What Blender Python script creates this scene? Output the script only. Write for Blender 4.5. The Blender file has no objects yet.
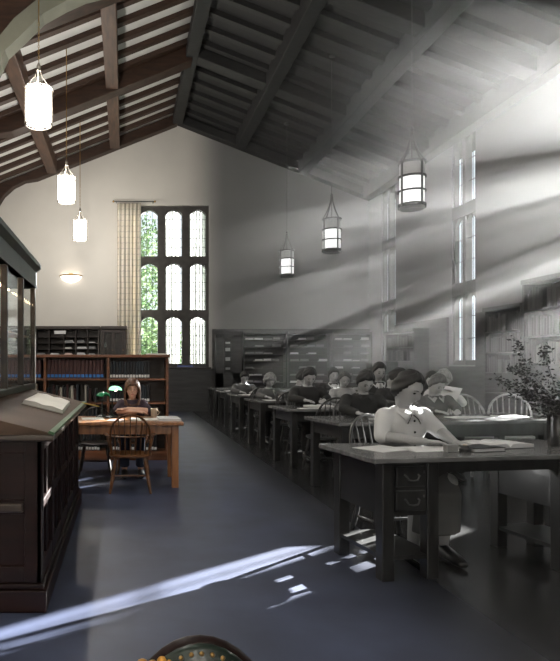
import bpy, bmesh, math, random
from mathutils import Vector, Matrix
R = math.radians
random.seed(7)
C = bpy.context.scene.collection
scn = bpy.context.scene

# ------------------------------------------------------------------ camera
H = 1.33; F = 620.0; PX, PY = 125.0, 365.0
cd = bpy.data.cameras.new('camera'); cam = bpy.data.objects.new('camera', cd); C.objects.link(cam)
cam.location = (0, 0, H); cam.rotation_euler = (R(90), 0, 0)
cd.sensor_fit = 'HORIZONTAL'; cd.sensor_width = 36; cd.lens = F*36/560
cd.shift_x = (280-PX)/560; cd.shift_y = (PY-330.5)/560; cd.clip_start = .05; cd.clip_end = 300
scn.camera = cam
# ------------------------------------------------------------------ world, sun, exposure
w = bpy.data.worlds.new('world'); scn.world = w; w.use_nodes = True
bg = w.node_tree.nodes['Background']; bg.inputs[0].default_value = (.86, .93, 1, 1); bg.inputs[1].default_value = 1.5
SUN_DIR = Vector((-1.37, -1.07, -.46))
sl = bpy.data.lights.new('sun', 'SUN'); sun = bpy.data.objects.new('sun', sl); C.objects.link(sun)
sl.energy = 125; sl.angle = R(.5); sl.color = (1, .98, .95)
sun.rotation_euler = SUN_DIR.to_track_quat('-Z', 'Y').to_euler(); sun.location = (20, 20, 15)
LAMP_L, LAMP_R, SCONCE, BULB = 14.0, .85, 3.2, 300
HAZE = .0185
scn.view_settings.view_transform = 'Standard'; scn.view_settings.look = 'None'
scn.view_settings.gamma = 1; scn.view_settings.use_curve_mapping = False
scn.view_settings.exposure = 0.0
scn.cycles.max_bounces = 8; scn.cycles.diffuse_bounces = 4; scn.cycles.glossy_bounces = 3
scn.cycles.transparent_max_bounces = 16; scn.cycles.volume_bounces = 0
scn.cycles.sample_clamp_indirect = 4
scn.cycles.volume_step_rate = 1.0

def at(px, py, Y):
    return Vector(((px-PX)*Y/F, Y, H+(PY-py)*Y/F))

# ------------------------------------------------------------------ materials
M = {}
def mat(name, col, rough=.6, metal=0, spec=.5, var=0, scale=(3, 3, 3), bump=0, kind=None, col2=None, emit=0, coat=0, trans=0):
    m = bpy.data.materials.new(name); m.use_nodes = True; nt = m.node_tree; b = nt.nodes['Principled BSDF']
    b.inputs['Base Color'].default_value = (*col, 1); b.inputs['Roughness'].default_value = rough
    b.inputs['Metallic'].default_value = metal; b.inputs['Specular IOR Level'].default_value = spec
    b.inputs['Coat Weight'].default_value = coat
    if emit:
        b.inputs['Emission Color'].default_value = (*(col2 or col), 1); b.inputs['Emission Strength'].default_value = emit
    elif var or bump:
        tc = nt.nodes.new('ShaderNodeTexCoord'); mp = nt.nodes.new('ShaderNodeMapping'); mp.inputs['Scale'].default_value = scale
        nt.links.new(tc.outputs['Object'], mp.inputs[0])
        n = nt.nodes.new('ShaderNodeTexNoise'); n.inputs['Scale'].default_value = 1; n.inputs['Detail'].default_value = 5
        nt.links.new(mp.outputs[0], n.inputs['Vector'])
        cr = nt.nodes.new('ShaderNodeValToRGB'); c2 = col2 or tuple(c*(1-var) for c in col)
        cr.color_ramp.elements[0].position = .32; cr.color_ramp.elements[1].position = .68
        cr.color_ramp.elements[0].color = (*c2, 1); cr.color_ramp.elements[1].color = (*(min(1, c*(1+var*.5)) for c in col), 1)
        nt.links.new(n.outputs[0], cr.inputs[0]); nt.links.new(cr.outputs[0], b.inputs['Base Color'])
        if bump:
            bp = nt.nodes.new('ShaderNodeBump'); bp.inputs['Strength'].default_value = bump; bp.inputs['Distance'].default_value = .01
            nt.links.new(n.outputs[0], bp.inputs['Height']); nt.links.new(bp.outputs[0], b.inputs['Normal'])
    M[name] = m
    return m
def wood(name, col, rough=.4, var=.45, coat=0, sc=(2, 2, 18)):
    return mat(name, col, rough, var=var, scale=sc, bump=.1, coat=coat)
wood('brown_beam', (.042, .019, .010), .55, sc=(3, 14, 14)); wood('purlin_wood', (.085, .042, .024), .5, sc=(14, 2, 14))
wood('grey_beam', (.014, .014, .014), .6, sc=(3, 14, 14))
wood('dark_mahogany', (.013, .0042, .0032), .45, coat=0); M['dark_mahogany'].node_tree.nodes['Principled BSDF'].inputs['Specular IOR Level'].default_value = .22; wood('case_wood', (.040, .026, .016), .4, coat=.2)
mat('slope_top', (.080, .050, .034), .7, spec=.2, var=.25, scale=(4, 4, 4))
mat('cornice_paint', (.035, .045, .040), .45, var=.3)
wood('bookcase_wood', (.150, .055, .022), .45); wood('oak', (.30, .125, .045), .35, coat=.2, sc=(18, 3, 3))
wood('chair_wood', (.135, .055, .018), .35, coat=.2); wood('dark_chair', (.022, .012, .008), .4)
wood('far_cabinet', (.030, .019, .014), .5); wood('grey_cabinet', (.032, .032, .032), .55)
wood('desk_grey', (.020, .020, .020), .38, coat=.15, sc=(14, 3, 3)); wood('desk_top', (.13, .13, .13), .24, coat=.2, sc=(3, 16, 3))
wood('chair_grey', (.045, .045, .045), .35, coat=.2); wood('pale_chair_grey', (.24, .24, .24), .4)
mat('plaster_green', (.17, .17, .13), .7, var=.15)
mat('iron', (.10, .10, .10), .45, metal=.6); mat('black_iron', (.015, .015, .015), .5, metal=.3); mat('brass', (.45, .28, .10), .3, metal=.9)
mat('steel', (.30, .27, .23), .4, metal=.7)
mat('case_glow', (1, .8, .55), .5, emit=18, col2=(1, .78, .5)); mat('lamp_top_grey', (.25, .25, .25), .4, emit=.06, col2=(1, 1, 1)); mat('lamp_glow_grey', (.8, .8, .8), .5, emit=LAMP_R, col2=(1, 1, 1))
mat('sconce_glow', (1, .9, .8), .5, emit=SCONCE, col2=(1, .93, .82))
mat('stone_frame', (.055, .050, .046), .8, var=.3, scale=(6, 6, 6), bump=.2); mat('stone_grey', (.09, .09, .09), .8, var=.2, scale=(6, 6, 6))
mat('lead', (.03, .03, .03), .6)
mat('paper', (.75, .73, .68), .8, var=.06); mat('grey_paper', (.62, .62, .62), .8, var=.1); mat('pink_paper', (.55, .42, .38), .8)
mat('mid_grey_card', (.22, .22, .22), .7, var=.3); mat('dark_cover', (.018, .018, .018), .4)
mat('book_maroon', (.055, .018, .016), .6, var=.3, scale=(30, 30, 30)); mat('book_navy', (.014, .020, .028), .55, var=.3, scale=(30, 30, 30))
mat('book_black', (.012, .012, .014), .6); mat('book_olive', (.05, .06, .04), .6); mat('book_cream', (.45, .42, .36), .7)
mat('book_grey', (.07, .07, .07), .7, var=.4, scale=(20, 20, 20)); mat('book_dark_grey', (.025, .025, .025), .6)
mat('blue_label', (.03, .16, .45), .6); mat('white_label', (.75, .75, .73), .6)
mat('skin', (.66, .38, .28), .5); mat('skin_grey', (.33, .33, .33), .5); mat('lips', (.40, .12, .10), .5); mat('lips_grey', (.13, .13, .13), .5)
mat('hair_brown', (.12, .055, .030), .45, var=.5, scale=(60, 60, 4)); mat('hair_black', (.008, .008, .008), .6, var=.4, scale=(60, 60, 6))
mat('hair_fair', (.20, .20, .20), .45, var=.4, scale=(60, 60, 6)); mat('hair_mid', (.05, .05, .05), .45, var=.4, scale=(60, 60, 6))
mat('cloth_plum', (.045, .025, .040), .8, var=.6, scale=(28, 28, 28)); mat('cloth_denim', (.02, .025, .045), .85)
mat('cloth_white', (.62, .62, .62), .8, var=.05); mat('cloth_black', (.016, .016, .016), .85, var=.2); mat('cloth_grey', (.09, .09, .09), .85, var=.2)
mat('cloth_light', (.36, .36, .36), .85, var=.15, scale=(40, 40, 40)); mat('eye_dark', (.01, .01, .01), .2)
mat('tie_grey', (.28, .28, .28), .7, var=.5, scale=(5, 5, 60)); mat('shoe', (.012, .012, .012), .35)
mat('leather_green', (.008, .018, .012), .35, coat=.2); mat('gilt', (.55, .27, .05), .35, metal=.7)
mat('green_glass', (.02, .22, .10), .15, emit=0); mat('mug_beige', (.42, .33, .24), .5)
mat('lamp_dark', (.010, .014, .012), .4, metal=.5)
mat('vase_dark', (.02, .02, .02), .25); mat('leaf_grey', (.008, .008, .008), .8); mat('twig', (.04, .04, .04), .7)
mat('bark', (.06, .045, .03), .9); mat('lawn', (.05, .10, .03), .95, var=.4); mat('blue_cloth', (.10, .13, .30), .7)
mat('green_reflection', (.05, .12, .05), .4); mat('pencil_yellow', (.5, .33, .06), .5); mat('pink_red', (.35, .05, .05), .6)

def nodes(name):
    m = bpy.data.materials.new(name); m.use_nodes = True; nt = m.node_tree; M[name] = m
    return m, nt, nt.nodes['Principled BSDF'], nt.nodes['Material Output']
# glowing glass of the banker's lamp
m, nt, b, o = nodes('lamp_green_lit'); b.inputs['Base Color'].default_value = (.05, .45, .22, 1); b.inputs['Emission Color'].default_value = (.45, 1, .65, 1)
b.inputs['Emission Strength'].default_value = 1.6
m, nt, b, o = nodes('lamp_glow'); nt.nodes.remove(b)
em = nt.nodes.new('ShaderNodeEmission'); em.inputs[0].default_value = (1, .96, .90, 1); em.inputs[1].default_value = LAMP_L
tr = nt.nodes.new('ShaderNodeBsdfTransparent'); mx = nt.nodes.new('ShaderNodeMixShader'); mx.inputs[0].default_value = .5
nt.links.new(em.outputs[0], mx.inputs[1]); nt.links.new(tr.outputs[0], mx.inputs[2]); nt.links.new(mx.outputs[0], o.inputs[0])
# transparent window glass
m, nt, b, o = nodes('window_glass')
tr = nt.nodes.new('ShaderNodeBsdfTransparent'); tr.inputs[0].default_value = (.96, .97, .97, 1)
gl = nt.nodes.new('ShaderNodeBsdfGlossy'); gl.inputs['Roughness'].default_value = .04
mx = nt.nodes.new('ShaderNodeMixShader'); mx.inputs[0].default_value = .06
nt.links.new(tr.outputs[0], mx.inputs[1]); nt.links.new(gl.outputs[0], mx.inputs[2]); nt.links.new(mx.outputs[0], o.inputs[0])
# curtains (fabric that lets light through)
def curtain(name, col, tf, vert=0, cheq=0):
    m, nt, b, o = nodes(name)
    d = nt.nodes.new('ShaderNodeBsdfDiffuse'); t = nt.nodes.new('ShaderNodeBsdfTranslucent'); t2 = nt.nodes.new('ShaderNodeBsdfTransparent')
    mx = nt.nodes.new('ShaderNodeMixShader'); mx.inputs[0].default_value = tf; mx2 = nt.nodes.new('ShaderNodeMixShader'); mx2.inputs[0].default_value = vert
    tc = nt.nodes.new('ShaderNodeTexCoord'); wv = nt.nodes.new('ShaderNodeTexBrick')
    wv.offset = 0; wv.inputs['Scale'].default_value = 1; wv.inputs['Brick Width'].default_value = .16; wv.inputs['Row Height'].default_value = .16
    wv.inputs['Mortar Size'].default_value = .012; wv.inputs['Color1'].default_value = (*col, 1); wv.inputs['Color2'].default_value = (*col, 1)
    wv.inputs['Mortar'].default_value = (*(c*(1-cheq) for c in col), 1)
    sp = nt.nodes.new('ShaderNodeSeparateXYZ'); cb = nt.nodes.new('ShaderNodeCombineXYZ')
    nt.links.new(tc.outputs['Object'], sp.inputs[0]); nt.links.new(sp.outputs[0], cb.inputs[0]); nt.links.new(sp.outputs[2], cb.inputs[1])
    nt.links.new(cb.outputs[0], wv.inputs[0])
    nt.links.new(wv.outputs[0], d.inputs[0]); nt.links.new(wv.outputs[0], t.inputs[0])
    nt.links.new(d.outputs[0], mx.inputs[1]); nt.links.new(t.outputs[0], mx.inputs[2]); nt.links.new(mx.outputs[0], mx2.inputs[1]); nt.links.new(t2.outputs[0], mx2.inputs[2])
    nt.links.new(mx2.outputs[0], o.inputs[0])
curtain('curtain_beige', (.92, .86, .72), .12, 0, .22); curtain('curtain_sheer', (.92, .92, .91), .55, .10, .12)
# leaves with light passing through
def leafmat(name, col, col2):
    m, nt, b, o = nodes(name)
    d = nt.nodes.new('ShaderNodeBsdfDiffuse'); t = nt.nodes.new('ShaderNodeBsdfTranslucent'); mx = nt.nodes.new('ShaderNodeMixShader'); mx.inputs[0].default_value = .6
    tc = nt.nodes.new('ShaderNodeTexCoord'); n = nt.nodes.new('ShaderNodeTexNoise'); n.inputs['Scale'].default_value = 2.5
    cr = nt.nodes.new('ShaderNodeValToRGB'); cr.color_ramp.elements[0].color = (*col, 1); cr.color_ramp.elements[1].color = (*col2, 1)
    cr.color_ramp.elements[0].position = .4; cr.color_ramp.elements[1].position = .6
    nt.links.new(tc.outputs['Object'], n.inputs[0]); nt.links.new(n.outputs[0], cr.inputs[0]); nt.links.new(cr.outputs[0], d.inputs[0]); nt.links.new(cr.outputs[0], t.inputs[0])
    nt.links.new(d.outputs[0], mx.inputs[1]); nt.links.new(t.outputs[0], mx.inputs[2]); nt.links.new(mx.outputs[0], o.inputs[0])
leafmat('leaf_green', (.04, .08, .035), (.17, .24, .12))
# surfaces whose paint differs between the coloured and the grey half of the hall
def two_tone(name, cA, cB, x0, x1, rough, var=.1, sc=1.2, bump=.05, rough2=None, coat=0, stretch=(1, 1, 1)):
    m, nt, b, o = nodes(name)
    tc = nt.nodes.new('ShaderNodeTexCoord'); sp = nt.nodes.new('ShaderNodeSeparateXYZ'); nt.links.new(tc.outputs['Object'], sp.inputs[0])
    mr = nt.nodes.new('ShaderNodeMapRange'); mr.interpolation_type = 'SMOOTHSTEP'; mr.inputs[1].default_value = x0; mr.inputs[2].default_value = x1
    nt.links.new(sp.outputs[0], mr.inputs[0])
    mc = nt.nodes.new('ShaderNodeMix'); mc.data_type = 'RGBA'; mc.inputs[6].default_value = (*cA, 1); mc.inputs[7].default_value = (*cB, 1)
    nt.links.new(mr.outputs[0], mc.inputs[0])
    mp = nt.nodes.new('ShaderNodeMapping'); mp.inputs['Scale'].default_value = stretch; nt.links.new(tc.outputs['Object'], mp.inputs[0])
    n = nt.nodes.new('ShaderNodeTexNoise'); n.inputs['Scale'].default_value = sc; n.inputs['Detail'].default_value = 6; nt.links.new(mp.outputs[0], n.inputs[0])
    m2 = nt.nodes.new('ShaderNodeMapRange'); m2.inputs[1].default_value = .3; m2.inputs[2].default_value = .7; m2.inputs[3].default_value = 1-var; m2.inputs[4].default_value = 1+var
    nt.links.new(n.outputs[0], m2.inputs[0])
    vm = nt.nodes.new('ShaderNodeVectorMath'); vm.operation = 'SCALE'; nt.links.new(mc.outputs[2], vm.inputs[0]); nt.links.new(m2.outputs[0], vm.inputs['Scale'])
    nt.links.new(vm.outputs[0], b.inputs['Base Color'])
    b.inputs['Roughness'].default_value = rough; b.inputs['Coat Weight'].default_value = coat
    if rough2 is not None:
        m3 = nt.nodes.new('ShaderNodeMapRange'); m3.inputs[3].default_value = rough; m3.inputs[4].default_value = rough2
        nt.links.new(mr.outputs[0], m3.inputs[0]); nt.links.new(m3.outputs[0], b.inputs['Roughness'])
    bp = nt.nodes.new('ShaderNodeBump'); bp.inputs['Strength'].default_value = bump; bp.inputs['Distance'].default_value = .01
    nt.links.new(n.outputs[0], bp.inputs['Height']); nt.links.new(bp.outputs[0], b.inputs['Normal'])
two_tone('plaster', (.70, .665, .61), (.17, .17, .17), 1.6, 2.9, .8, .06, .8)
two_tone('floor_paint', (.046, .056, .098), (.026, .026, .026), .9, 2.2, .50, .25, 2.5, .12, rough2=.24)
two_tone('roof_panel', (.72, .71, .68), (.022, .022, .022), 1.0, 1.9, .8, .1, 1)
two_tone('rafter_wood', (.042, .019, .010), (.012, .012, .012), 1.0, 1.9, .6, .35, 3, .1, stretch=(2, 12, 12))
# haze
m, nt, b, o = nodes('haze'); nt.nodes.remove(b)
vs = nt.nodes.new('ShaderNodeVolumeScatter'); vs.inputs['Anisotropy'].default_value = .35; vs.inputs['Color'].default_value = (1, 1, 1, 1)
tc = nt.nodes.new('ShaderNodeTexCoord'); sp = nt.nodes.new('ShaderNodeSeparateXYZ'); nt.links.new(tc.outputs['Object'], sp.inputs[0])
mr = nt.nodes.new('ShaderNodeMapRange'); mr.interpolation_type = 'SMOOTHSTEP'; mr.inputs[1].default_value = 1.0; mr.inputs[2].default_value = 4.6; mr.inputs[4].default_value = HAZE
nt.links.new(sp.outputs[0], mr.inputs[0])
mz = nt.nodes.new('ShaderNodeMapRange'); mz.interpolation_type = 'SMOOTHSTEP'; mz.inputs[1].default_value = .6; mz.inputs[2].default_value = 2.6; mz.inputs[3].default_value = .25; mz.inputs[4].default_value = 1
nt.links.new(sp.outputs[2], mz.inputs[0])
mm = nt.nodes.new('ShaderNodeMath'); mm.operation = 'MULTIPLY'; nt.links.new(mr.outputs[0], mm.inputs[0]); nt.links.new(mz.outputs[0], mm.inputs[1])
my = nt.nodes.new('ShaderNodeMapRange'); my.interpolation_type = 'SMOOTHSTEP'; my.inputs[1].default_value = 3.4; my.inputs[2].default_value = 6.4; nt.links.new(sp.outputs[1], my.inputs[0])
m4 = nt.nodes.new('ShaderNodeMath'); m4.operation = 'MULTIPLY'; nt.links.new(mm.outputs[0], m4.inputs[0]); nt.links.new(my.outputs[0], m4.inputs[1])
nt.links.new(m4.outputs[0], vs.inputs['Density']); nt.links.new(vs.outputs[0], o.inputs['Volume'])

# ------------------------------------------------------------------ mesh helpers
class MB:
    def __init__(s): s.v = []; s.f = []
    def add(s, vs, fs):
        n = len(s.v); s.v += [tuple(v) for v in vs]; s.f += [tuple(i+n for i in f) for f in fs]; return s
    def box(s, x0, x1, y0, y1, z0, z1, mt=None):
        vs = [Vector((x, y, z)) for x in (x0, x1) for y in (y0, y1) for z in (z0, z1)]
        if mt is not None: vs = [mt @ v for v in vs]
        return s.add(vs, [(0, 1, 3, 2), (4, 6, 7, 5), (0, 4, 5, 1), (2, 3, 7, 6), (0, 2, 6, 4), (1, 5, 7, 3)])
    def prism(s, poly, a, b, axis='y'):
        # poly: 2D points; extruded along axis from a to b
        def P(p, t): return {'y': (p[0], t, p[1]), 'x': (t, p[0], p[1]), 'z': (p[0], p[1], t)}[axis]
        n = len(poly); vs = [P(p, a) for p in poly]+[P(p, b) for p in poly]
        return s.add(vs, [tuple(range(n)), tuple(range(2*n-1, n-1, -1))]+[(i, i+n, (i+1) % n+n, (i+1) % n) for i in range(n)])
    def loft(s, secs, seg=12, hint=(1, 0, 0), caps=True):
        # secs: (point, ra, rb)
        pts = [Vector(q[0]) for q in secs]; n = len(pts); hint = Vector(hint); rings = []; last = None
        for i, (p, ra, rb) in enumerate(secs):
            p = Vector(p); t = (pts[min(i+1, n-1)]-pts[max(i-1, 0)]).normalized()
            h = last if last is not None else hint
            x = h-t*h.dot(t)
            if x.length < 1e-3: x = Vector((0, 0, 1))-t*t.z
            if x.length < 1e-3: x = Vector((0, 1, 0))-t*t.y
            x.normalize(); last = x; y = t.cross(x)
            rings.append([p+x*ra*math.cos(2*math.pi*k/seg)+y*rb*math.sin(2*math.pi*k/seg) for k in range(seg)])
        vs = [v for r in rings for v in r]; fs = []
        for i in range(n-1):
            for k in range(seg): fs.append((i*seg+k, i*seg+(k+1) % seg, (i+1)*seg+(k+1) % seg, (i+1)*seg+k))
        if caps: fs += [tuple(range(seg-1, -1, -1)), tuple((n-1)*seg+k for k in range(seg))]
        return s.add(vs, fs)
    def tube(s, pts, r, seg=8, r2=None):
        n = len(pts); rs = r if isinstance(r, (list, tuple)) else [r+(r2-r)*i/(n-1) if r2 is not None else r for i in range(n)]
        return s.loft([(p, a, a) for p, a in zip(pts, rs)], seg)
    def lathe(s, prof, c=(0, 0, 0), seg=24, cap=True):
        vs = [(c[0]+r*math.cos(2*math.pi*k/seg), c[1]+r*math.sin(2*math.pi*k/seg), c[2]+z) for r, z in prof for k in range(seg)]; n = len(prof)
        fs = [(i*seg+k, i*seg+(k+1) % seg, (i+1)*seg+(k+1) % seg, (i+1)*seg+k) for i in range(n-1) for k in range(seg)]
        if cap: fs += [tuple(range(seg-1, -1, -1)), tuple((n-1)*seg+k for k in range(seg))]
        return s.add(vs, fs)
    def ball(s, c, r, seg=16, rings=10, fn=None, mt=None):
        if not isinstance(r, (list, tuple)): r = (r, r, r)
        vs = []; c = Vector(c)
        for i in range(1, rings):
            th = math.pi*i/rings
            for k in range(seg):
                a = 2*math.pi*k/seg; vs.append(Vector((math.sin(th)*math.cos(a), math.sin(th)*math.sin(a), math.cos(th))))
        vs += [Vector((0, 0, 1)), Vector((0, 0, -1))]
        out = []
        for d in vs:
            p = Vector((d.x*r[0], d.y*r[1], d.z*r[2]))
            if fn: p = fn(d, p)
            if mt is not None: p = mt @ p
            out.append(p+c)
        fs = [((i)*seg+k, (i+1)*seg+k, (i+1)*seg+(k+1) % seg, i*seg+(k+1) % seg) for i in range(rings-2) for k in range(seg)]
        t = len(vs)-2
        fs += [(t, k, (k+1) % seg) for k in range(seg)]+[(t+1, (rings-2)*seg+(k+1) % seg, (rings-2)*seg+k) for k in range(seg)]
        return s.add(out, fs)
    def mesh(s, name):
        me = bpy.data.meshes.new(name); me.from_pydata(s.v, [], s.f)
        bm = bmesh.new(); bm.from_mesh(me); bmesh.ops.recalc_face_normals(bm, faces=bm.faces); bm.to_mesh(me); bm.free()
        return me
    def build(s, name, material, parent=None, smooth=True, bevel=0, remesh=0, sm=0, angle=40):
        me = s.mesh(name)
        if remesh:
            o = bpy.data.objects.new('tmp', me); C.objects.link(o)
            r = o.modifiers.new('r', 'REMESH'); r.mode = 'VOXEL'; r.voxel_size = remesh
            if sm:
                q = o.modifiers.new('s', 'SMOOTH'); q.iterations = sm; q.factor = .5
            dg = bpy.context.evaluated_depsgraph_get(); me2 = bpy.data.meshes.new_from_object(o.evaluated_get(dg))
            bpy.data.objects.remove(o); bpy.data.meshes.remove(me); me = me2; me.name = name
        me.materials.clear(); me.materials.append(M[material] if isinstance(material, str) else material)
        if smooth:
            me.shade_smooth()
            if not remesh: me.set_sharp_from_angle(angle=R(angle))
        o = bpy.data.objects.new(name, me); C.objects.link(o)
        if parent: o.parent = parent
        if bevel:
            bv = o.modifiers.new('bevel', 'BEVEL'); bv.width = bevel; bv.segments = 2; bv.limit_method = 'ANGLE'; bv.angle_limit = R(50)
        return o
def tag(o, label=None, cat=None, group=None, kind=None):
    if label: o['label'] = label
    if cat: o['category'] = cat
    if group: o['group'] = group
    if kind: o['kind'] = kind
    return o
def thing(name, label, cat, loc=(0, 0, 0), rz=0, group=None, kind=None):
    o = bpy.data.objects.new(name, None); C.objects.link(o); o.location = loc; o.rotation_euler = (0, 0, rz); o.empty_display_size = .1
    return tag(o, label, cat, group, kind)
def struct(o): o['kind'] = 'structure'; return o
KIDS = {}
def copy_tree(o, parent=None):
    c = o.copy(); C.objects.link(c); c.parent = parent
    for ch in [x for x in o.children]: copy_tree(ch, c)
    return c
def dup(o, loc, rz=0, label=None, group=None, scale=None):
    c = copy_tree(o); c.location = loc; c.rotation_euler = (0, 0, rz)
    if label: c['label'] = label
    if group: c['group'] = group
    if scale: c.scale = scale if isinstance(scale, (tuple, list)) else (scale,)*3
    return c
def T(x, y, z, rz=0): return Matrix.Translation((x, y, z)) @ Matrix.Rotation(rz, 4, 'Z')

# ------------------------------------------------------------------ room shell
XL, XR, YF, YB = -4.0, 7.0, 17.8, -4.0
RX, RZ, SL = 1.49, 8.50, .395
def roofz(x): return RZ-SL*abs(x-RX)
WT = .5
struct(MB().box(XL-.5, XR+.5, YB-.5, YF+.5, -.1, 0).build('floor', 'floor_paint'))
struct(MB().box(-60, 60, -40, 90, -.35, -.12).build('ground', 'lawn'))
# far wall with its window opening
WX0, WX1, WZ0, WZ1 = .40, 2.42, 1.27, 5.92
fw = MB()
fw.prism([(XL-.5, 0), (WX0, 0), (WX0, roofz(WX0)+.1), (XL-.5, roofz(XL-.5)+.1)], YF, YF+WT)
fw.prism([(WX1, 0), (XR+.5, 0), (XR+.5, roofz(XR+.5)+.1), (WX1, roofz(WX1)+.1)], YF, YF+WT)
fw.box(WX0, WX1, YF, YF+WT, 0, WZ0)
fw.prism([(WX0, WZ1), (WX1, WZ1), (WX1, roofz(WX1)+.1), (RX, RZ+.1), (WX0, roofz(WX0)+.1)], YF, YF+WT)
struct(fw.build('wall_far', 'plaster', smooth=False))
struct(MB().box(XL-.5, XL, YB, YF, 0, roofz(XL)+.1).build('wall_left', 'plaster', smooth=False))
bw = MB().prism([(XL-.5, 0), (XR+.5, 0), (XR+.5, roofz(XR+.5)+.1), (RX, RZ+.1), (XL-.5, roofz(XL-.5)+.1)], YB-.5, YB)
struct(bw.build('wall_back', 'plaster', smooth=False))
# right wall: openings
wins = [(16.05, 16.9, 1.33, 6.12), (12.38, 13.28, 1.33, 6.12), (8.22, 9.76, 1.33, 6.12), (4.5, 5.4, 1.33, 6.12), (.7, 1.6, 1.33, 6.12)]
rw = MB(); y = YF; y2 = YF; top = roofz(XR)+.1
for (a, b_, z0, z1) in wins:
    rw.box(XR, XR+.16, b_, y, 0, top); rw.box(XR, XR+.16, a, b_, 0, z0); rw.box(XR, XR+.16, a, b_, z1, top); y = a
    # the outside reveal is splayed wider than the opening
    rw.box(XR+.16, XR+WT, min(YF, b_+1.1), y2, 0, top); rw.box(XR+.16, XR+WT, a-.1, min(YF, b_+1.1), 0, z0-.05); rw.box(XR+.16, XR+WT, a-.1, min(YF, b_+1.1), z1+.25, top); y2 = a-.1
rw.box(XR, XR+.16, YB, y, 0, top).box(XR+.16, XR+WT, YB, y2, 0, top)
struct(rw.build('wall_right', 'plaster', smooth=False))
# roof: two slopes of plaster panels
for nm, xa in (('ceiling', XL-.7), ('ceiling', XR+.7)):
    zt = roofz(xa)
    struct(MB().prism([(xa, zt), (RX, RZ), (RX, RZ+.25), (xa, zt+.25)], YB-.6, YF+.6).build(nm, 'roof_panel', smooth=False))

def window(n, origin, rotz, width, z0, z1, cols, rows, fm, mull=.12, dep=.16, lead=.17, sill=None, tr=.16, lw=.005):
    # local: x across, y outwards, z up
    r = thing('window_%d' % n, None, None, origin, rotz, kind='structure')
    mt = Matrix.Identity(4); fr = MB(); e = .07
    fr.box(0, e, .002, dep-.002, z0, z1).box(width-e, width, .002, dep-.002, z0, z1).box(0, width, 0, dep, z0, z0+.1).box(0, width, 0, dep, z1-.1, z1)
    iw = (width-2*e-(cols-1)*mull)/cols; ih = (z1-z0-.2-(rows-1)*tr)/rows; ld = MB()
    for i in range(cols):
        xa = e+i*(iw+mull); xb = xa+iw
        if i < cols-1: fr.box(xb, xb+mull, -.02, dep+.02, z0, z1)
        for j in range(rows):
            za = z0+.1+j*(ih+tr); zb = za+ih; ah = .14
            for sgn in (0, 1):
                c = xa if sgn == 0 else xb; mid = (xa+xb)/2; pts = [(c, zb)]
                for k in range(7):
                    t = k/6; x_ = c+(mid-c)*t; z_ = zb-ah*(1-math.sin(t*math.pi/2)**.8)
                    pts.append((x_, z_-.0))
                fr.prism(pts, .01, dep-.01)
            yy = dep*.5; ld_n = max(2, round(iw/lead))
            for k in range(1, ld_n): ld.box(xa+iw*k/ld_n-.007, xa+iw*k/ld_n+.007, yy-.005, yy+.005, za, zb)
            kn = max(2, round(ih/(lead*1.5)))
            for k in range(1, kn): ld.box(xa, xb, yy-.005, yy+.005, za+ih*k/kn-lw, za+ih*k/kn+lw)
    for j in range(rows-1):
        zt = z0+.1+(j+1)*ih+j*tr; fr.box(0, width, -.03, dep+.03, zt, zt+tr)
    f = fr.build('window_frame', fm, r, smooth=False); ld.build('leading', 'lead', r, smooth=False)
    MB().box(e, width-e, dep*.5-.002, dep*.5+.002, z0+.1, z1-.1).build('window_pane', 'window_glass', r, smooth=False)
    if sill: MB().box(-.05, width+.05, -sill, .0, z0-.05, z0).build('window_sill', fm, r, smooth=False, bevel=.01)
    return r
window(1, (WX0, YF+.12, 0), 0, WX1-WX0, WZ0, WZ1, 3, 3, 'stone_frame', .22, .2, .17, sill=.2, tr=.2)
for i, (a, b_, z0, z1) in enumerate(wins):
    window(i+2, (XR+.03, b_, 0), R(-90), b_-a, z0, z1, 3 if i == 2 else 2, 3, 'stone_grey', .12 if i != 2 else .10, .10, .33, tr=.26, lw=.018 if i == 2 else .006)

# rafters, purlins, principal beams
for sgn, xe in ((-1, XL), (1, XR)):
    ang = math.atan(SL); L = abs(xe-RX)
    Y = YF-.65; k = 0
    while Y > 3:
        m_ = 'rafter_wood'
        o = MB().prism([(RX, RZ-.0), (xe, roofz(xe)), (xe, roofz(xe)-.11), (RX, RZ-.11)], Y-.075, Y+.075).build('ceiling_rafter', m_, smooth=False)
        struct(o); Y -= .6
    for i in range(0 if sgn < 0 else 1, 4):
        x = RX+sgn*1.775*i
        if i == 3: x = xe-sgn*.13
        z = roofz(x)
        o = MB().prism([(x-.14, roofz(x-.14)-.02), (x+.14, roofz(x+.14)-.02), (x+.14, z-.36), (x-.14, z-.36)], 2.5, YF-.28).build('ceiling_purlin', 'purlin_wood' if sgn < 0 and i > 0 else 'grey_beam', smooth=False, bevel=.015)
        struct(o)
for Y in (17.65, 13.9, 10.3, 6.6):
    for sgn, xe in ((-1, XL), (1, XR)):
        d = .42 if Y < 17 else .34; hw = .17 if Y < 17 else .14
        # principal beam with a curved foot running into the wall
        pts = [(RX, RZ-.05), (xe, roofz(xe)-.05), (xe, 4.6)]
        ex = xe-sgn*.18
        pts += [(ex, 4.6), (ex, 5.0)]
        if sgn > 0: pts = pts[:2]; d = .30
        for k in range(1, 7):
            t = k/6*math.pi/2; ax = xe-sgn*1.5
            if sgn > 0: continue
            pts.append((ex+(ax-ex)*(1-math.cos(t)), 5.0+(roofz(ax)-d-5.0)*math.sin(t)))
        if sgn > 0: pts.append((xe, roofz(xe)-d))
        pts.append((RX, RZ-d))
        struct(MB().prism(pts, Y-hw, Y+hw).build('ceiling_beam', 'brown_beam' if sgn < 0 else 'grey_beam', smooth=False, bevel=.012))
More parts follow.
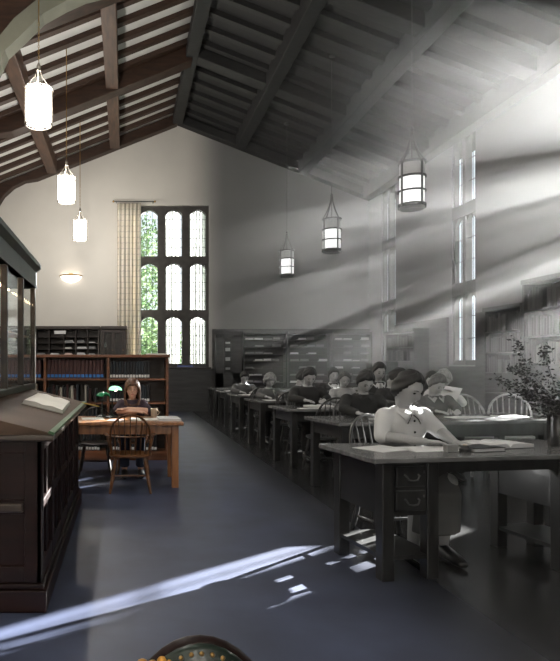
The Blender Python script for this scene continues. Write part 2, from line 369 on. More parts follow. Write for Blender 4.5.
# plaster arch on a pier at the left
arc_in = [at(-30, 110, 9.2), at(-12, 84, 9.2), at(0, 62, 9.2), at(5, 50, 9.2), at(21, 35, 9.2), at(42, 14, 9.2), at(65, 1, 9.2), at(85, -8, 9.2), at(110, -14, 9.2)]
arc_out = [at(-44, 90, 9.2), at(-26, 62, 9.2), at(-6, 42, 9.2), at(0, 35, 9.2), at(14, 18, 9.2), at(36, 0, 9.2), at(60, -12, 9.2), at(82, -20, 9.2), at(110, -25, 9.2)]
P2 = lambda L_: [(p.x, p.z) for p in L_]
ar = MB()
for i in range(len(arc_in)-1):
    ar.prism([P2(arc_in)[i], P2(arc_in)[i+1], P2(arc_out)[i+1], P2(arc_out)[i]], 9.2, 9.5)
a0, b0 = P2(arc_in)[0], P2(arc_out)[0]
ar.prism([a0, b0, (-2.6, 4.6), (-2.3, 4.6)], 9.2, 9.5).box(-2.6, -2.3, 9.2, 9.5, 0, 4.6)
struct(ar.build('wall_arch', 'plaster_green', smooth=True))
sp_ = MB(); po = P2(arc_out)
for i in range(len(po)-1):
    sp_.prism([po[i], po[i+1], (po[i+1][0], roofz(po[i+1][0])+.02), (po[i][0], roofz(po[i][0])+.02)], 9.24, 9.46)
sp_.prism([(-4, 4.6), (-2.6, 4.6), po[0], (po[0][0], roofz(po[0][0])), (-4, roofz(-4))], 9.24, 9.46)
struct(sp_.build('wall_spandrel', 'brown_beam', smooth=False))
# wainscot and skirting on the far wall and right wall
struct(MB().box(2.5, XR, YF-.05, YF, 0, 2.30).box(2.5, XR, YF-.09, YF, 2.30, 2.36).build('trim_1', 'grey_cabinet', smooth=False))
struct(MB().box(WX0-.1, WX1+.1, YF-.05, YF, 0, WZ0-.06).build('trim_2', 'grey_cabinet', smooth=False))
rt = MB()
for ya, yb in ((10.2, 12.3), (13.4, 15.95)): rt.box(XR-.05, XR, ya, yb, 0, 2.36)
rt.box(XR-.05, XR, 12.3, 13.4, 0, 1.3).box(XR-.05, XR, 15.95, 17.75, 0, 1.3)
struct(rt.build('trim_3', 'grey_cabinet', smooth=False))

# haze in the grey half
hz = MB().prism([(1.0, .02), (XR-.06, .02), (XR-.06, roofz(XR)-.5), (RX+.3, RZ-.6), (1.0, RZ-.6)], 3.2, YF-.12).build('haze', 'haze', smooth=False)
tag(hz, 'pale smoky haze lit by sun shafts in the grey half of the hall', 'haze', kind='stuff')

# ------------------------------------------------------------------ trees outside the far window
def tree(x, y, h, cr, n, label):
    r = thing('tree', label, 'tree', (x, y, -.12))
    MB().tube([(0, 0, 0), (.05, 0, h*.4), (0, .1, h*.8)], [.16, .11, .05]).build('trunk', 'bark', r)
    mb = MB()
    for i in range(n):
        d = Vector((random.gauss(0, 1), random.gauss(0, 1), random.gauss(0, 1))).normalized()*random.random()**.4
        c = Vector((d.x*cr, d.y*cr*.7, h*.55+d.z*h*.47)); s = random.uniform(.05, .11)
        a = Vector((random.gauss(0, 1), random.gauss(0, 1), random.gauss(0, 1))).normalized(); b_ = a.orthogonal().normalized()
        mb.add([c-a*s, c+b_*s*.5, c+a*s, c-b_*s*.5], [(0, 1, 2, 3)])
    mb.build('crown', 'leaf_green', r, smooth=False)
tree(.2, 24.4, 7.6, 1.9, 7500, 'leafy green tree outside behind the left lights of the tall window')
tree(4.3, 25.2, 3.6, 1.4, 1600, 'leafy green tree outside behind the curtained right of the tall window')
tree(1.2, 21.6, 2.9, 1.2, 2600, 'low green shrub outside under the tall window')

r = thing('tree', 'unseen tree added outside the right wall windows to block sun', 'tree', (11.0, 16.5, -.12))  # unseen, added so its leaves keep sun off the woman and sloping top
MB().tube([(0, 0, 0), (0, .05, 2.5), (0, 0, 5)], [.16, .12, .06]).build('trunk', 'bark', r); MB().tube([(0, .03, 3.4), (0, -1.5, 4.3), (0, -3.8, 5)], [.07, .05, .03]).build('sun_block_bough', 'bark', r); mb = MB()
for i in range(2300):
    d = Vector((random.gauss(0, 1), random.gauss(0, 1), random.gauss(0, 1))).normalized()*random.random()**.4
    c = Vector((d.x*.6, d.y*.85, 5.15+d.z*.75)) if i < 1500 else Vector((d.x*.5, -3.9+d.y*.75, 5.05+d.z*.42)); s = random.uniform(.06, .12)
    a = Vector((random.gauss(0, 1), random.gauss(0, 1), random.gauss(0, 1))).normalized(); b_ = a.orthogonal().normalized()
    mb.add([c-a*s, c+b_*s*.5, c+a*s, c-b_*s*.5], [(0, 1, 2, 3)])
mb.build('crown', 'leaf_green', r, smooth=False)
# ------------------------------------------------------------------ curtains at the far window
def curtain_sheet(x0, x1, y, z0, z1, folds, amp, m_, label, name='curtain', taper=1):
    nx, nz = 90, 12; vs = []
    for j in range(nz+1):
        t = j/nz; z = z1+(z0-z1)*t
        for i in range(nx+1):
            u = i/nx; a = amp*(.5+.5*t)
            xx = x0+(x1-x0)*u*(1 if taper == 1 else (1-(1-taper)*t))
            vs.append((xx, y+a*math.sin(2*math.pi*folds*u+.5*math.sin(3*t))+.3*a*math.sin(2*math.pi*folds*2.3*u+t), z))
    mb = MB().add(vs, [(j*(nx+1)+i, j*(nx+1)+i+1, (j+1)*(nx+1)+i+1, (j+1)*(nx+1)+i) for j in range(nz) for i in range(nx)])
    o = mb.build(name, m_); sd = o.modifiers.new('s', 'SOLIDIFY'); sd.thickness = .004
    tag(o, label, 'curtain'); return o
curtain_sheet(-.22, .45, YF-.17, 1.15, 5.93, 6, .045, 'curtain_beige', 'beige checked curtain hanging left of the tall window')
curtain_sheet(1.14, 1.58, YF+.37, 1.32, 5.86, 5, .06, 'curtain_sheer', 'white sheer curtain over the middle lights of the tall window')
curtain_sheet(1.84, 2.38, YF+.37, 1.32, 5.86, 6, .06, 'curtain_sheer', 'white sheer curtain over the right lights of the tall window')
rod = thing('curtain_rod', 'thin dark curtain rod above the beige checked curtain', 'curtain rod', (0, YF-.17, 5.98))
MB().tube([(-.33, 0, 0), (.85, 0, 0)], .014).build('rod', 'lead', rod)
for x in (-.33, .85): MB().ball((x, 0, 0), .03).build('finial', 'brass', rod)
for x in (-.25, .8): MB().box(x-.01, x+.01, 0, .17, -.01, .01).build('bracket', 'lead', rod)

# ------------------------------------------------------------------ lanterns
def lantern(x, y, zc, hb, rb, m_metal, m_glow, label, group, rings, hookz):
    r = thing('pendant_lantern', label, 'pendant lamp', (x, y, zc), group=group)
    z0, z1 = -hb/2, hb/2; grey = rings > 3; seg = 28; ck = .72 if grey else .55
    if grey:
        zm = z0+(z1-z0)*.64
        MB().lathe([(rb*.9, z0+.02), (rb*.92, z0+.05), (rb*.92, zm)], seg=seg).build('glass_cylinder', m_glow, r)
        MB().lathe([(rb*.92, zm+.002), (rb*.92, z1-.02), (rb*.5, z1)], seg=seg).build('upper_glass', 'lamp_top_grey', r)
    else: MB().lathe([(rb*.9, z0+.02), (rb*.92, z0+.05), (rb*.92, z1-.02), (rb*.5, z1)], seg=seg).build('glass_cylinder', m_glow, r)
    zs = [z0+(z1-z0)*k/(rings-1) for k in range(rings)]
    th = .022 if grey else .010
    for i, z in enumerate(zs):
        t_ = th*(2.4 if i == 0 and grey else 1)
        MB().lathe([(rb*.96, z-t_/2), (rb*1.05, z-t_/2), (rb*1.05, z+t_/2), (rb*.96, z+t_/2), (rb*.96, z-t_/2)], seg=seg, cap=False).build('ring', 'black_iron' if grey and i < rings-1 else m_metal, r)
    n = 4
    for k in range(n):
        a = 2*math.pi*k/n+.35; c, s_ = math.cos(a), math.sin(a)
        w_ = .026 if grey else .012
        MB().box(rb*.97, rb*1.06, -w_/2, w_/2, z0, z1, Matrix.Rotation(a, 4, 'Z')).build('upright', m_metal, r, smooth=False)
        pts = []
        for j in range(9):
            t = j/8; rr = rb*(1.05*(1-t)**1.7+.10); zz = z1+hb*ck*t
            pts.append((c*rr, s_*rr, zz))
        cb = MB().loft([(p, .006, .014 if grey else .010) for p in pts], 6, hint=(c, s_, 0)); cb.build('crown_strap', m_metal, r)
        if grey: MB().ball((c*rb*1.12, s_*rb*1.12, z0), .022, 8, 6).build('boss', m_metal, r)
    zt = z1+hb*ck
    if m_glow == 'lamp_glow':
        ld_ = bpy.data.lights.new('bulb', 'POINT'); ld_.energy = BULB; ld_.shadow_soft_size = .08; ld_.color = (1, .95, .87)
        lo = bpy.data.objects.new('bulb', ld_); C.objects.link(lo); lo.parent = r
    if grey:
        MB().lathe([(rb*.86, z0-.05), (rb*.95, z0-.02), (rb*1.0, z0), (rb*.86, z0)], seg=seg).build('base_band', m_metal, r)
        MB().tube([(0, 0, z1), (0, 0, zt)], .008, 6).build('stem', m_metal, r)
    MB().lathe([(.001, zt-.05), (.035, zt-.03), (.02, zt), (.03, zt+.03), (.004, zt+.09)], seg=12).build('finial', m_metal, r)
    # chain: upper part thin cord, lower links
    zr = hookz-zc; ch = MB(); nl = 14 if not grey else 0; z = zt+.09
    for k in range(nl):
        pts = [(.010*math.cos(t)*(1 if k % 2 else 0), .010*math.cos(t)*(0 if k % 2 else 1), z+.022+.022*math.sin(t)) for t in [2*math.pi*q/8 for q in range(9)]]
        ch.tube(pts, .0035, 4); z += .036
    ch.tube([(0, 0, z), (0, 0, zr)], .006 if grey else .008, 6); ch.build('chain', 'iron' if grey else 'brass', r)
    MB().lathe([(.05, zr-.02), (.07, zr), (.07, zr+.03)], seg=12).build('ceiling_rose', m_metal, r)
    return r
LZ = 4.71
for Y, lab in ((8.05, 'large glowing white lantern nearest the camera, high on the left'), (11.85, 'middle of the three glowing white lanterns in the left row'),
               (15.45, 'smallest glowing white lantern in the left row, nearest the gable wall'), (4.2, None), (.4, None)):
    if lab: lantern(-1.12, Y, LZ-.03, .47, .172, 'steel', 'lamp_glow', lab, None, 2, roofz(-1.12)-.04)
    else: lantern(-1.12, Y, LZ-.03, .47, .172, 'steel', 'lamp_glow', 'glowing white lantern of the left row hung out of the frame above the camera', 'lanterns out of view', 2, roofz(-1.12)-.04)
for Y, lab in ((8.86, 'large dark iron banded lantern in the grey half, nearest of the three'), (12.3, 'middle dark iron banded lantern hanging in the grey half'),
               (15.7, 'smallest dark iron banded lantern in the grey half, nearest the far shelves')):
    lantern(4.1, Y, 3.91, .62, .18, 'iron', 'lamp_glow_grey', lab, None, 4, roofz(4.1)-.04)

for Y in (5.3, 1.7): lantern(4.1, Y, 3.91, .62, .18, 'iron', 'lamp_glow', 'lit lantern of the right row hung out of the frame', 'lanterns out of view', 4, roofz(4.1)-.04)  # unseen lanterns added with a strong glow to brighten faces from the camera side
# wall sconce
s = thing('wall_sconce', 'glowing half-bowl wall light with brass rim on the pale gable wall', 'wall light', (-1.55, YF, 3.86))
sm_ = MB(); prof = [(.02, -.17), (.12, -.155), (.22, -.10), (.28, -.03), (.30, .02)]
vs = []; seg = 18
for rr, zz in prof:
    for k in range(seg+1):
        a = math.pi+math.pi*k/seg; vs.append((rr*math.cos(a), rr*.7*math.sin(a), zz))
sm_.add(vs, [(i*(seg+1)+k, i*(seg+1)+k+1, (i+1)*(seg+1)+k+1, (i+1)*(seg+1)+k) for i in range(len(prof)-1) for k in range(seg)])
o = sm_.build('bowl', 'sconce_glow', s); o.modifiers.new('s', 'SOLIDIFY').thickness = .01
MB().tube([(.31*math.cos(math.pi+math.pi*k/16), .22*math.sin(math.pi+math.pi*k/16), .03) for k in range(17)], .02).build('rim', 'brass', s)
MB().box(-.06, .06, -.02, 0, -.1, .1).build('wall_plate', 'brass', s, smooth=False)

# ------------------------------------------------------------------ chairs
def windsor(label, m_, loc, rz, arms=True, group=None):
    r = thing('windsor_chair', label, 'chair', loc, rz, group)
    st = MB(); n = 28
    pts = []
    for k in range(n):
        a = 2*math.pi*k/n; c, s_ = math.cos(a), math.sin(a)
        pts.append((.23*abs(c)**.75*(1 if c > 0 else -1), .215*abs(s_)**.8*(1 if s_ > 0 else -1)))
    vs = [(x*.93, y*.93, .415) for x, y in pts]+[(x, y, .43) for x, y in pts]+[(x, y, .447) for x, y in pts]+[(x*.9, y*.9, .455) for x, y in pts]+[(x*.5, y*.5, .445) for x, y in pts]
    fs = [(i*n+k, i*n+(k+1) % n, (i+1)*n+(k+1) % n, (i+1)*n+k) for i in range(4) for k in range(n)]+[tuple(range(n-1, -1, -1)), tuple(4*n+k for k in range(n))]
    st.add(vs, fs).build('seat', m_, r)
    for sx in (-1, 1):
        for sy in (-1, 1):
            t0 = Vector((sx*.15, sy*.14, .42)); b0 = Vector((sx*.215, sy*.21, 0))
            q = lambda t: t0.lerp(b0, t)
            MB().tube([q(0), q(.12), q(.3), q(.36), q(.55), q(.8), q(1)], [.014, .017, .021, .015, .021, .018, .012], 10).build('leg', m_, r)
    for sx in (-1, 1):
        MB().tube([(sx*.188, -.182, .175), (sx*.188, 0, .175), (sx*.188, .182, .175)], [.008, .013, .008], 8).build('stretcher', m_, r)
    MB().tube([(-.188, 0, .175), (0, 0, .175), (.188, 0, .175)], [.008, .014, .008], 8).build('stretcher', m_, r)
    def bow(u):  # u 0..1 around the hoop
        a = math.pi*u; x = -.235*math.cos(a); h = math.sin(a)**.62 if 0 < u < 1 else 0
        x = x*(.84+.16*min(1, h*1.4)); z = .45+.485*h
        return Vector((x, .17+.13*h-.06*abs(x/.235)**2*(1-h*.6), z))
    MB().tube([bow(k/26) for k in range(27)], .0125, 8).build('bow', m_, r)
    for k in range(7):
        u = .5+(k-3)*.088; top_ = bow(u); base = Vector(((k-3)*.052, .165-.004*abs(k-3)**2, .45))
        MB().tube([base, base.lerp(top_, .4), top_], [.006, .0085, .005], 6).build('spindle', m_, r)
    if arms:
        zc = .67; pts = []
        for k in range(21):
            a = math.pi*k/20; pts.append((-.265*math.cos(a)*(1), -.12+.36*math.sin(a)**.7, zc))
        MB().loft([(p, .010, .020) for p in pts], 8, hint=(0, 0, 1)).build('arm_rail', m_, r)
        for sx in (-1, 1):
            MB().tube([(sx*.2, -.08, .45), (sx*.235, -.09, .56), (sx*.262, -.10, zc)], [.009, .015, .009], 8).build('arm_post', m_, r)
    return r

# ------------------------------------------------------------------ people
def head_fn(female):
    def fn(d, p):
        x, y, z = p
        if d.z < 0:
            t = -d.z; x *= 1-(.34 if female else .27)*t**1.6; y = y*(1-.15*t) if y > 0 else y*(1-.02*t)
            if y > 0: y *= 1-.25*t
        f = max(0, -d.y)
        g = lambda cx, cz, sx, sz: math.exp(-((x-cx)/sx)**2-((z-cz)/sz)**2)*f
        y -= .022*g(0, -.018, .011, .020)+.010*g(0, .008, .010, .022)
        y += .010*g(.031, .012, .016, .012)+.010*g(-.031, .012, .016, .012)
        y -= .007*g(0, -.054, .020, .010)+.009*g(0, -.093, .020, .014)
        y -= .005*g(0, .036, .045, .010); y += .004*g(0, -.071, .02, .008)
        x += .0
        return Vector((x, y, z))
    return fn
def person(name_label, loc, rz, skin, hairm, top, bottom, hair='short', female=False, scale=1.0, lean=.25, head=(0, -.14, 1.14), pitch=30, yaw=0,
           elbows=None, wrists=None, fing=None, sleeves='long', vox=.0085, extras=(), lower=True, topname='shirt', lips='lips_grey'):
    r = thing('person', name_label, 'person', loc, rz); r.scale = (scale,)*3
    sw = .150 if female else .185
    hd = Vector(head); shz = hd.z-.165; shy = hd.y+.055+.045*math.sin(R(pitch))
    elbows = elbows or [(-sw-.055, shy-.09, .81), (sw+.055, shy-.09, .81)]
    wrists = wrists or [(-.12, shy-.31, .795), (.12, shy-.31, .795)]
    Mh = Matrix.Rotation(R(yaw), 4, 'Z') @ Matrix.Rotation(R(pitch), 4, 'X')
    def torso(mb, g=0, neck=True):
        hz_ = .50; yy = lambda t: .0+(shy-0)*t**1.2
        dz = shz-hz_
        k = .9 if female else 1
        mb.loft([((0, 0, hz_-.05), .15+g, .10+g), ((0, yy(.05), hz_+.03), .168+g, .118+g), ((0, yy(.35), hz_+dz*.38), .135*k+g, .10+g), ((0, yy(.7), hz_+dz*.7), .158*k+g, .118+g),
                 ((0, yy(.92), hz_+dz*.9), .165*k+g, .102+g), ((0, yy(1), hz_+dz*1.0), .125*k+g, .08+g), ((0, yy(1)-.005, hz_+dz*1.0+.035), .075+g, .062+g)], 20)
        for i, sx in enumerate((-1, 1)):
            mb.ball((sx*(sw-.015), shy, shz-.035), (.058+g, .058+g, .056+g), 12, 8)
    def arms(mb, g=0, upto=1.0):
        for i, sx in enumerate((-1, 1)):
            S = Vector((sx*(sw-.005), shy, shz-.04)); E = Vector(elbows[i]); W = Vector(wrists[i])
            mb.loft([(S, .050+g, .050+g), (S.lerp(E, .5), .045+g, .045+g), (E, .038+g, .038+g)], 12); mb.ball(E, .038+g, 12, 8)
            if upto > .3:
                e = E.lerp(W, upto); mb.loft([(E, .038+g, .038+g), (E.lerp(W, .35*upto), .039+g, .039+g), (e, .026+g if upto > .9 else .034+g, .024+g if upto > .9 else .034+g)], 12)
    body = MB(); torso(body); arms(body)
    nb = Vector((0, shy, shz+.0)); hb_ = hd+Mh @ Vector((0, .02, -.07))
    nb.z -= .01; body.loft([(nb, .058, .058), (nb.lerp(hb_, .5), .046 if female else .055, .052), (hb_, .046 if female else .054, .054)], 16)
    body.ball(hd, (.076, .096, .122), 56, 44, head_fn(female), Mh)
    for sx in (-1, 1): body.ball(hd+Mh @ Vector((sx*.076, .008, -.004)), (.010, .018, .030), 10, 8, None, Mh)
    for i, sx in enumerate((-1, 1)):
        E = Vector(elbows[i]); W = Vector(wrists[i]); d = Vector(fing[i]).normalized() if fing else (W-E).normalized()
        up = Vector((0, 0, 1)); side = d.cross(up).normalized()*sx   # towards the thumb side (inner)
        if side.x*sx > 0: side = -side
        pc = W+d*.045-up*.004
        body.loft([(W-d*.01, .026, .018), (W+d*.03, .038, .016), (W+d*.075, .040, .013), (W+d*.085, .034, .011)], 12, hint=tuple(side))
        for k, (off, ln) in enumerate(((.030, .068), (.010, .078), (-.010, .072), (-.029, .056))):
            b0 = W+d*.078+side*off; d1 = (d+side*off*1.5-up*.18).normalized(); d2 = (d1-up*.45).normalized()
            body.tube([b0-d*.02, b0, b0+d1*ln*.5, b0+d1*ln*.5+d2*ln*.5], [.0095, .0092, .0085, .007], 8)
        tb = W+d*.025+side*.024; td = (d*.7+side*.75-up*.1).normalized()
        body.tube([tb-td*.015, tb+td*.025, tb+td*.035+(d*.9+side*.2-up*.3).normalized()*.03], [.013, .0105, .0085], 8)
    kn = []
    if lower:
        for sx in (-1, 1):
            Hp = Vector((sx*.085, -.02, .50)); K = Vector((sx*.10, -.43, .51)); A = Vector((sx*.10, -.36, .09))
            body.loft([(Hp, .085, .08), (Hp.lerp(K, .5), .072, .068), (K, .055, .055)], 12); body.ball(K, .054, 10, 8)
            body.loft([(K, .052, .052), (K.lerp(A, .35), .053, .056), (A, .036, .036)], 12)
            body.loft([(A+Vector((0, .02, -.03)), .035, .04), (A+Vector((0, -.05, -.045)), .04, .034), (A+Vector((0, -.17, -.06)), .036, .02)], 10)
    body.build('body', skin, r, remesh=vox, sm=2)
    # garments
    tp = MB(); torso(tp, .014); arms(tp, .012 if sleeves != 'long' else .013, .97 if sleeves == 'long' else .12)
    tp.build(topname, top, r, remesh=.011, sm=4)
    if lower:
        bt = MB(); bt.loft([((0, .0, .44), .165, .12), ((0, 0, .56), .175, .125), ((0, -.01, .62), .15, .115)], 18)
        if bottom[1] == 'skirt':
            bt.loft([((0, .0, .50), .155, .09), ((0, -.22, .51), .165, .085), ((0, -.42, .51), .155, .075), ((0, -.475, .45), .15, .065), ((0, -.45, .20), .16, .075)], 20)
        else:
            for sx in (-1, 1):
                Hp = Vector((sx*.085, -.02, .50)); K = Vector((sx*.10, -.44, .51)); A = Vector((sx*.10, -.37, .13))
                bt.loft([(Hp, .098, .092), (Hp.lerp(K, .5), .086, .08), (K, .072, .068)], 12); bt.ball(K, .07, 10, 8)
                bt.loft([(K, .07, .066), (K.lerp(A, .5), .065, .065), (A, .062, .062)], 12)
        bt.build(bottom[1], bottom[0], r, remesh=.013, sm=3)
        for sx in (-1, 1):
            sh = MB().loft([((sx*.10, -.30, .045), .032, .035), ((sx*.10, -.36, .06), .042, .05), ((sx*.10, -.44, .05), .046, .04), ((sx*.10, -.53, .035), .046, .03), ((sx*.10, -.585, .026), .03, .018)], 12)
            sh.build('shoe', 'shoe', r, remesh=.010, sm=2)
    # hair
    hh = MB(); nT, nP = 48, 30; vs = []
    def lim_(d):
        if hair == 'short': return .60-1.35*max(0, d.y+.70)
        if hair == 'wavy': return .66-1.55*max(0, d.y+.74)-.14*math.sin(3*d.x)
        if hair == 'curly': return .50-1.6*max(0, d.y+.78)
        return .36-3.4*max(0, d.y+.80)
    floor_ = {'short': -.50, 'wavy': -.66, 'curly': -.78, 'long': -.985}[hair]
    for i in range(nP+1):
        th = math.pi*i/nP
        for k in range(nT):
            a = 2*math.pi*k/nT; d = Vector((math.sin(th)*math.cos(a), math.sin(th)*math.sin(a), math.cos(th)))
            e = min(1, max(0, (d.z-max(lim_(d), floor_)+.06)/.34)); e = e*e*(3-2*e)
            if hair == 'short': g = .004+(.013+.004*math.sin(a*9+th*6)+.008*max(0, d.z))*e
            if hair == 'wavy': g = .003+(.013+.005*math.sin(a*6+th*9))*e
            if hair == 'curly': g = .010+(.026+.010*math.sin(a*8)*math.sin(th*11))*e
            if hair == 'long': g = .010+(.016+.003*math.sin(a*17))*e
            p = Vector((d.x*(.076+g), d.y*(.096+g), d.z*(.122+g*.9)))
            if hair == 'short': p.x *= 1-.05*max(0, -d.z)
            if hair == 'long' and d.z < .25:
                q_ = min(1, (.25-d.z)/.35); rr = math.hypot(d.x, d.y)+1e-6; ux, uy = d.x/rr, d.y/rr
                p = Vector((p.x*(1-q_)+ux*(.098+.010*math.sin(a*9))*q_, p.y*(1-q_)+(uy*.098+.01)*q_, p.z*(1-q_)+q_*(d.z*.205)))
            if hair == 'wavy' and -.66 < d.z < -.1 and d.y > -.5: p.x *= 1.07; p.y *= 1.05
            vs.append(p)
    def vis(i, k):
        th = math.pi*(i+.5)/nP; a = 2*math.pi*(k+.5)/nT; d = Vector((math.sin(th)*math.cos(a), math.sin(th)*math.sin(a), math.cos(th)))
        return d.z > lim_(d) and d.z > floor_
    vs2 = [hd+Mh @ v for v in vs]
    fs = [(i*nT+k, i*nT+(k+1) % nT, (i+1)*nT+(k+1) % nT, (i+1)*nT+k) for i in range(nP) for k in range(nT) if vis(i, k)]
    hh.add(vs2, fs)
    me = hh.mesh('hair'); bm = bmesh.new(); bm.from_mesh(me); bmesh.ops.remove_doubles(bm, verts=bm.verts, dist=.0005)
    bmesh.ops.delete(bm, geom=[v for v in bm.verts if not v.link_faces], context='VERTS'); bm.to_mesh(me); bm.free()
    me.materials.append(M[hairm]); me.shade_smooth(); ho = bpy.data.objects.new('hair', me); C.objects.link(ho); ho.parent = r
    sd = ho.modifiers.new('s', 'SOLIDIFY'); sd.thickness = .007; sd.offset = -1
    ss = ho.modifiers.new('ss', 'SUBSURF'); ss.levels = ss.render_levels = 1
    # face
    for sx in (-1, 1):
        MB().ball(hd+Mh @ Vector((sx*.030, -.0835, .010)), (.0125, .006, .0055), 10, 8, None, Mh).build('eye', 'eye_dark', r)
        MB().tube([hd+Mh @ Vector((sx*x_, y_, z_)) for x_, y_, z_ in ((.014, -.0965, .030), (.030, -.0945, .036), (.045, -.083, .030))], [.0025, .003, .0015], 6).build('eyebrow', hairm, r)
    MB().ball(hd+Mh @ Vector((0, -.0985, -.055)), (.021, .0065, .0065), 12, 8, None, Mh).build('lips', lips, r)
    for e in extras: e(r, hd, Mh, shy, shz)
    return r
def collar(m_='cloth_white', vneck=False, tie=None):
    def f(r, hd, Mh, shy, shz):
        for sx in (-1, 1):
            a = Vector((sx*.060, shy-.02, shz+.045)); b_ = Vector((sx*.010, shy-.108, shz+.005)); c = Vector((sx*.055, shy-.130, shz-.05)); d = Vector((sx*.100, shy-.062, shz+.016))
            o = MB().add([a, b_, c, d], [(0, 1, 2, 3)]).build('collar', m_, r); o.modifiers.new('s', 'SOLIDIFY').thickness = .006
        if vneck:
            o = MB().add([(-.045, shy-.105, shz+.01), (.045, shy-.105, shz+.01), (.0, shy-.138, shz-.17)], [(0, 1, 2)]).build('shirt_front', m_, r); o.modifiers.new('s', 'SOLIDIFY').thickness = .008
        if tie:
            MB().add([(-.012, shy-.118, shz+.005), (.012, shy-.118, shz+.005), (.02, shy-.152, shz-.15), (0, shy-.155, shz-.19), (-.02, shy-.152, shz-.15)], [(0, 1, 2, 3, 4)]).build('tie', tie, r).modifiers.new('s', 'SOLIDIFY').thickness = .008
    return f
def buttons(r, hd, Mh, shy, shz):
    for k in range(4):
        t = k/3; MB().ball((0, shy-.128-.006*math.sin(t*3)+.06*t*t*0, shz-.05-.075*k), (.008, .004, .008), 8, 6).build('button', 'eye_dark', r)
    for sx in (-1, 1):
        MB().tube([(sx*.004, shy-.105, shz-.01), (sx*.03, shy-.124, shz-.04), (sx*.045, shy-.124, shz-.07)], .004, 6).build('neck_bow', 'eye_dark', r)

# ------------------------------------------------------------------ tables
def table(label, m_top, m_leg, loc, rz, W, D, Hh, apron=.12, leg=.075, group=None, inset=.06, name='reading_table'):
    # local origin: near left corner of the top, x right, y away
    r = thing(name, label, 'table', loc, rz, group)
    MB().box(0, W, 0, D, Hh-.035, Hh).build('tabletop', m_top, r, smooth=False, bevel=.006)
    i = inset
    MB().box(i+.02, W-i-.02, i, i+.025, Hh-.035-apron, Hh-.035).box(i+.02, W-i-.02, D-i-.025, D-i, Hh-.035-apron, Hh-.035).box(i, i+.025, i, D-i, Hh-.035-apron, Hh-.035).box(W-i-.025, W-i, i, D-i, Hh-.035-apron, Hh-.035).build('apron', m_leg, r, smooth=False)
    for x in (i-.01, W-i-leg+.01):
        for y in (i-.01, D-i-leg+.01):
            MB().box(x, x+leg, y, y+leg, 0, Hh-.035).build('leg', m_leg, r, smooth=False, bevel=.006)
    return r

def book_mb(w, d, h):   # closed upright book: spine towards -y; origin bottom centre of the spine
    mb = MB(); n = 5; pts = [(-w/2, d), (w/2, d)]+[(w/2*math.cos(math.pi*k/n), -.012*math.sin(math.pi*k/n)) for k in range(n+1)]
    return mb.prism(pts, 0, h, 'z')
_bk = {}
def shelf_book(m_, label_m=None):
    k = (m_, label_m)
    if k in _bk: return _bk[k]
    o = book_mb(1, .2, 1).build('book', m_, None, smooth=False)
    if label_m:
        MB().box(-.42, .42, -.0165, -.008, .06, .22).build('spine_label', label_m, o, smooth=False)
    _bk[k] = o; C.objects.unlink(o)
    for c in o.children: C.objects.unlink(c)
    return o
def shelf_row(x0, x1, yf, z, mats, hmin, hmax, wmin, wmax, label, group, rz=0, labm=None, skip=0, horiz='x', lean=0):
    u = x0; first = True
    while u < x1-wmin:
        w_ = random.uniform(wmin, wmax); m_ = random.choice(mats)
        if random.random() < skip: u += random.uniform(.03, .12); continue
        o = copy_tree(shelf_book(m_, labm)); o.scale = (w_*.93, 1, random.uniform(hmin, hmax))
        o.location = (u+w_/2, yf+.012, z) if horiz == 'x' else (yf-.012, u+w_/2, z)
        o.rotation_euler = (0, random.uniform(-lean, lean), 0) if horiz == 'x' else (0, 0, R(-90))
        if horiz == 'x' and lean == 0: pass
        tag(o, label, 'book', group); u += w_

# ------------------------------------------------------------------ left low bookcase
BX0, BX1, BY, BD = -3.9, .61, 8.68, .34
bc = thing('bookcase', 'low long brown wooden bookcase behind the seated woman at the oak table', 'bookcase', (0, 0, 0))
MB().box(BX0, BX1+.02, BY-.02, BY+BD+.02, 1.435, 1.475).build('top_board', 'bookcase_wood', bc, smooth=False, bevel=.006)
MB().box(BX0, BX1, BY+BD-.02, BY+BD, .0, 1.435).build('back_panel', 'far_cabinet', bc, smooth=False)
MB().box(BX0, BX1, BY-.015, BY+BD, 0, .10).build('plinth', 'bookcase_wood', bc, smooth=False)
ups = [-3.9, -3.0, -2.13, -1.20, -.25-.015, .585]
ups = [BX0, -2.9, -2.02, -1.12-.02, -.255, BX1-.035]
for x in ups: MB().box(x, x+.035, BY, BY+BD-.02, .1, 1.435).build('upright', 'bookcase_wood', bc, smooth=False)
shz_ = [.10, .44, .78, 1.115]
for z in shz_:
    MB().box(BX0, BX1, BY+.005, BY+BD-.02, z-.0, z+.025).build('shelf', 'bookcase_wood', bc, smooth=False)
bays = [(ups[i]+.04, ups[i+1]-.005) for i in range(5)]
rowname = {3: 'top', 2: 'second', 1: 'third', 0: 'bottom'}
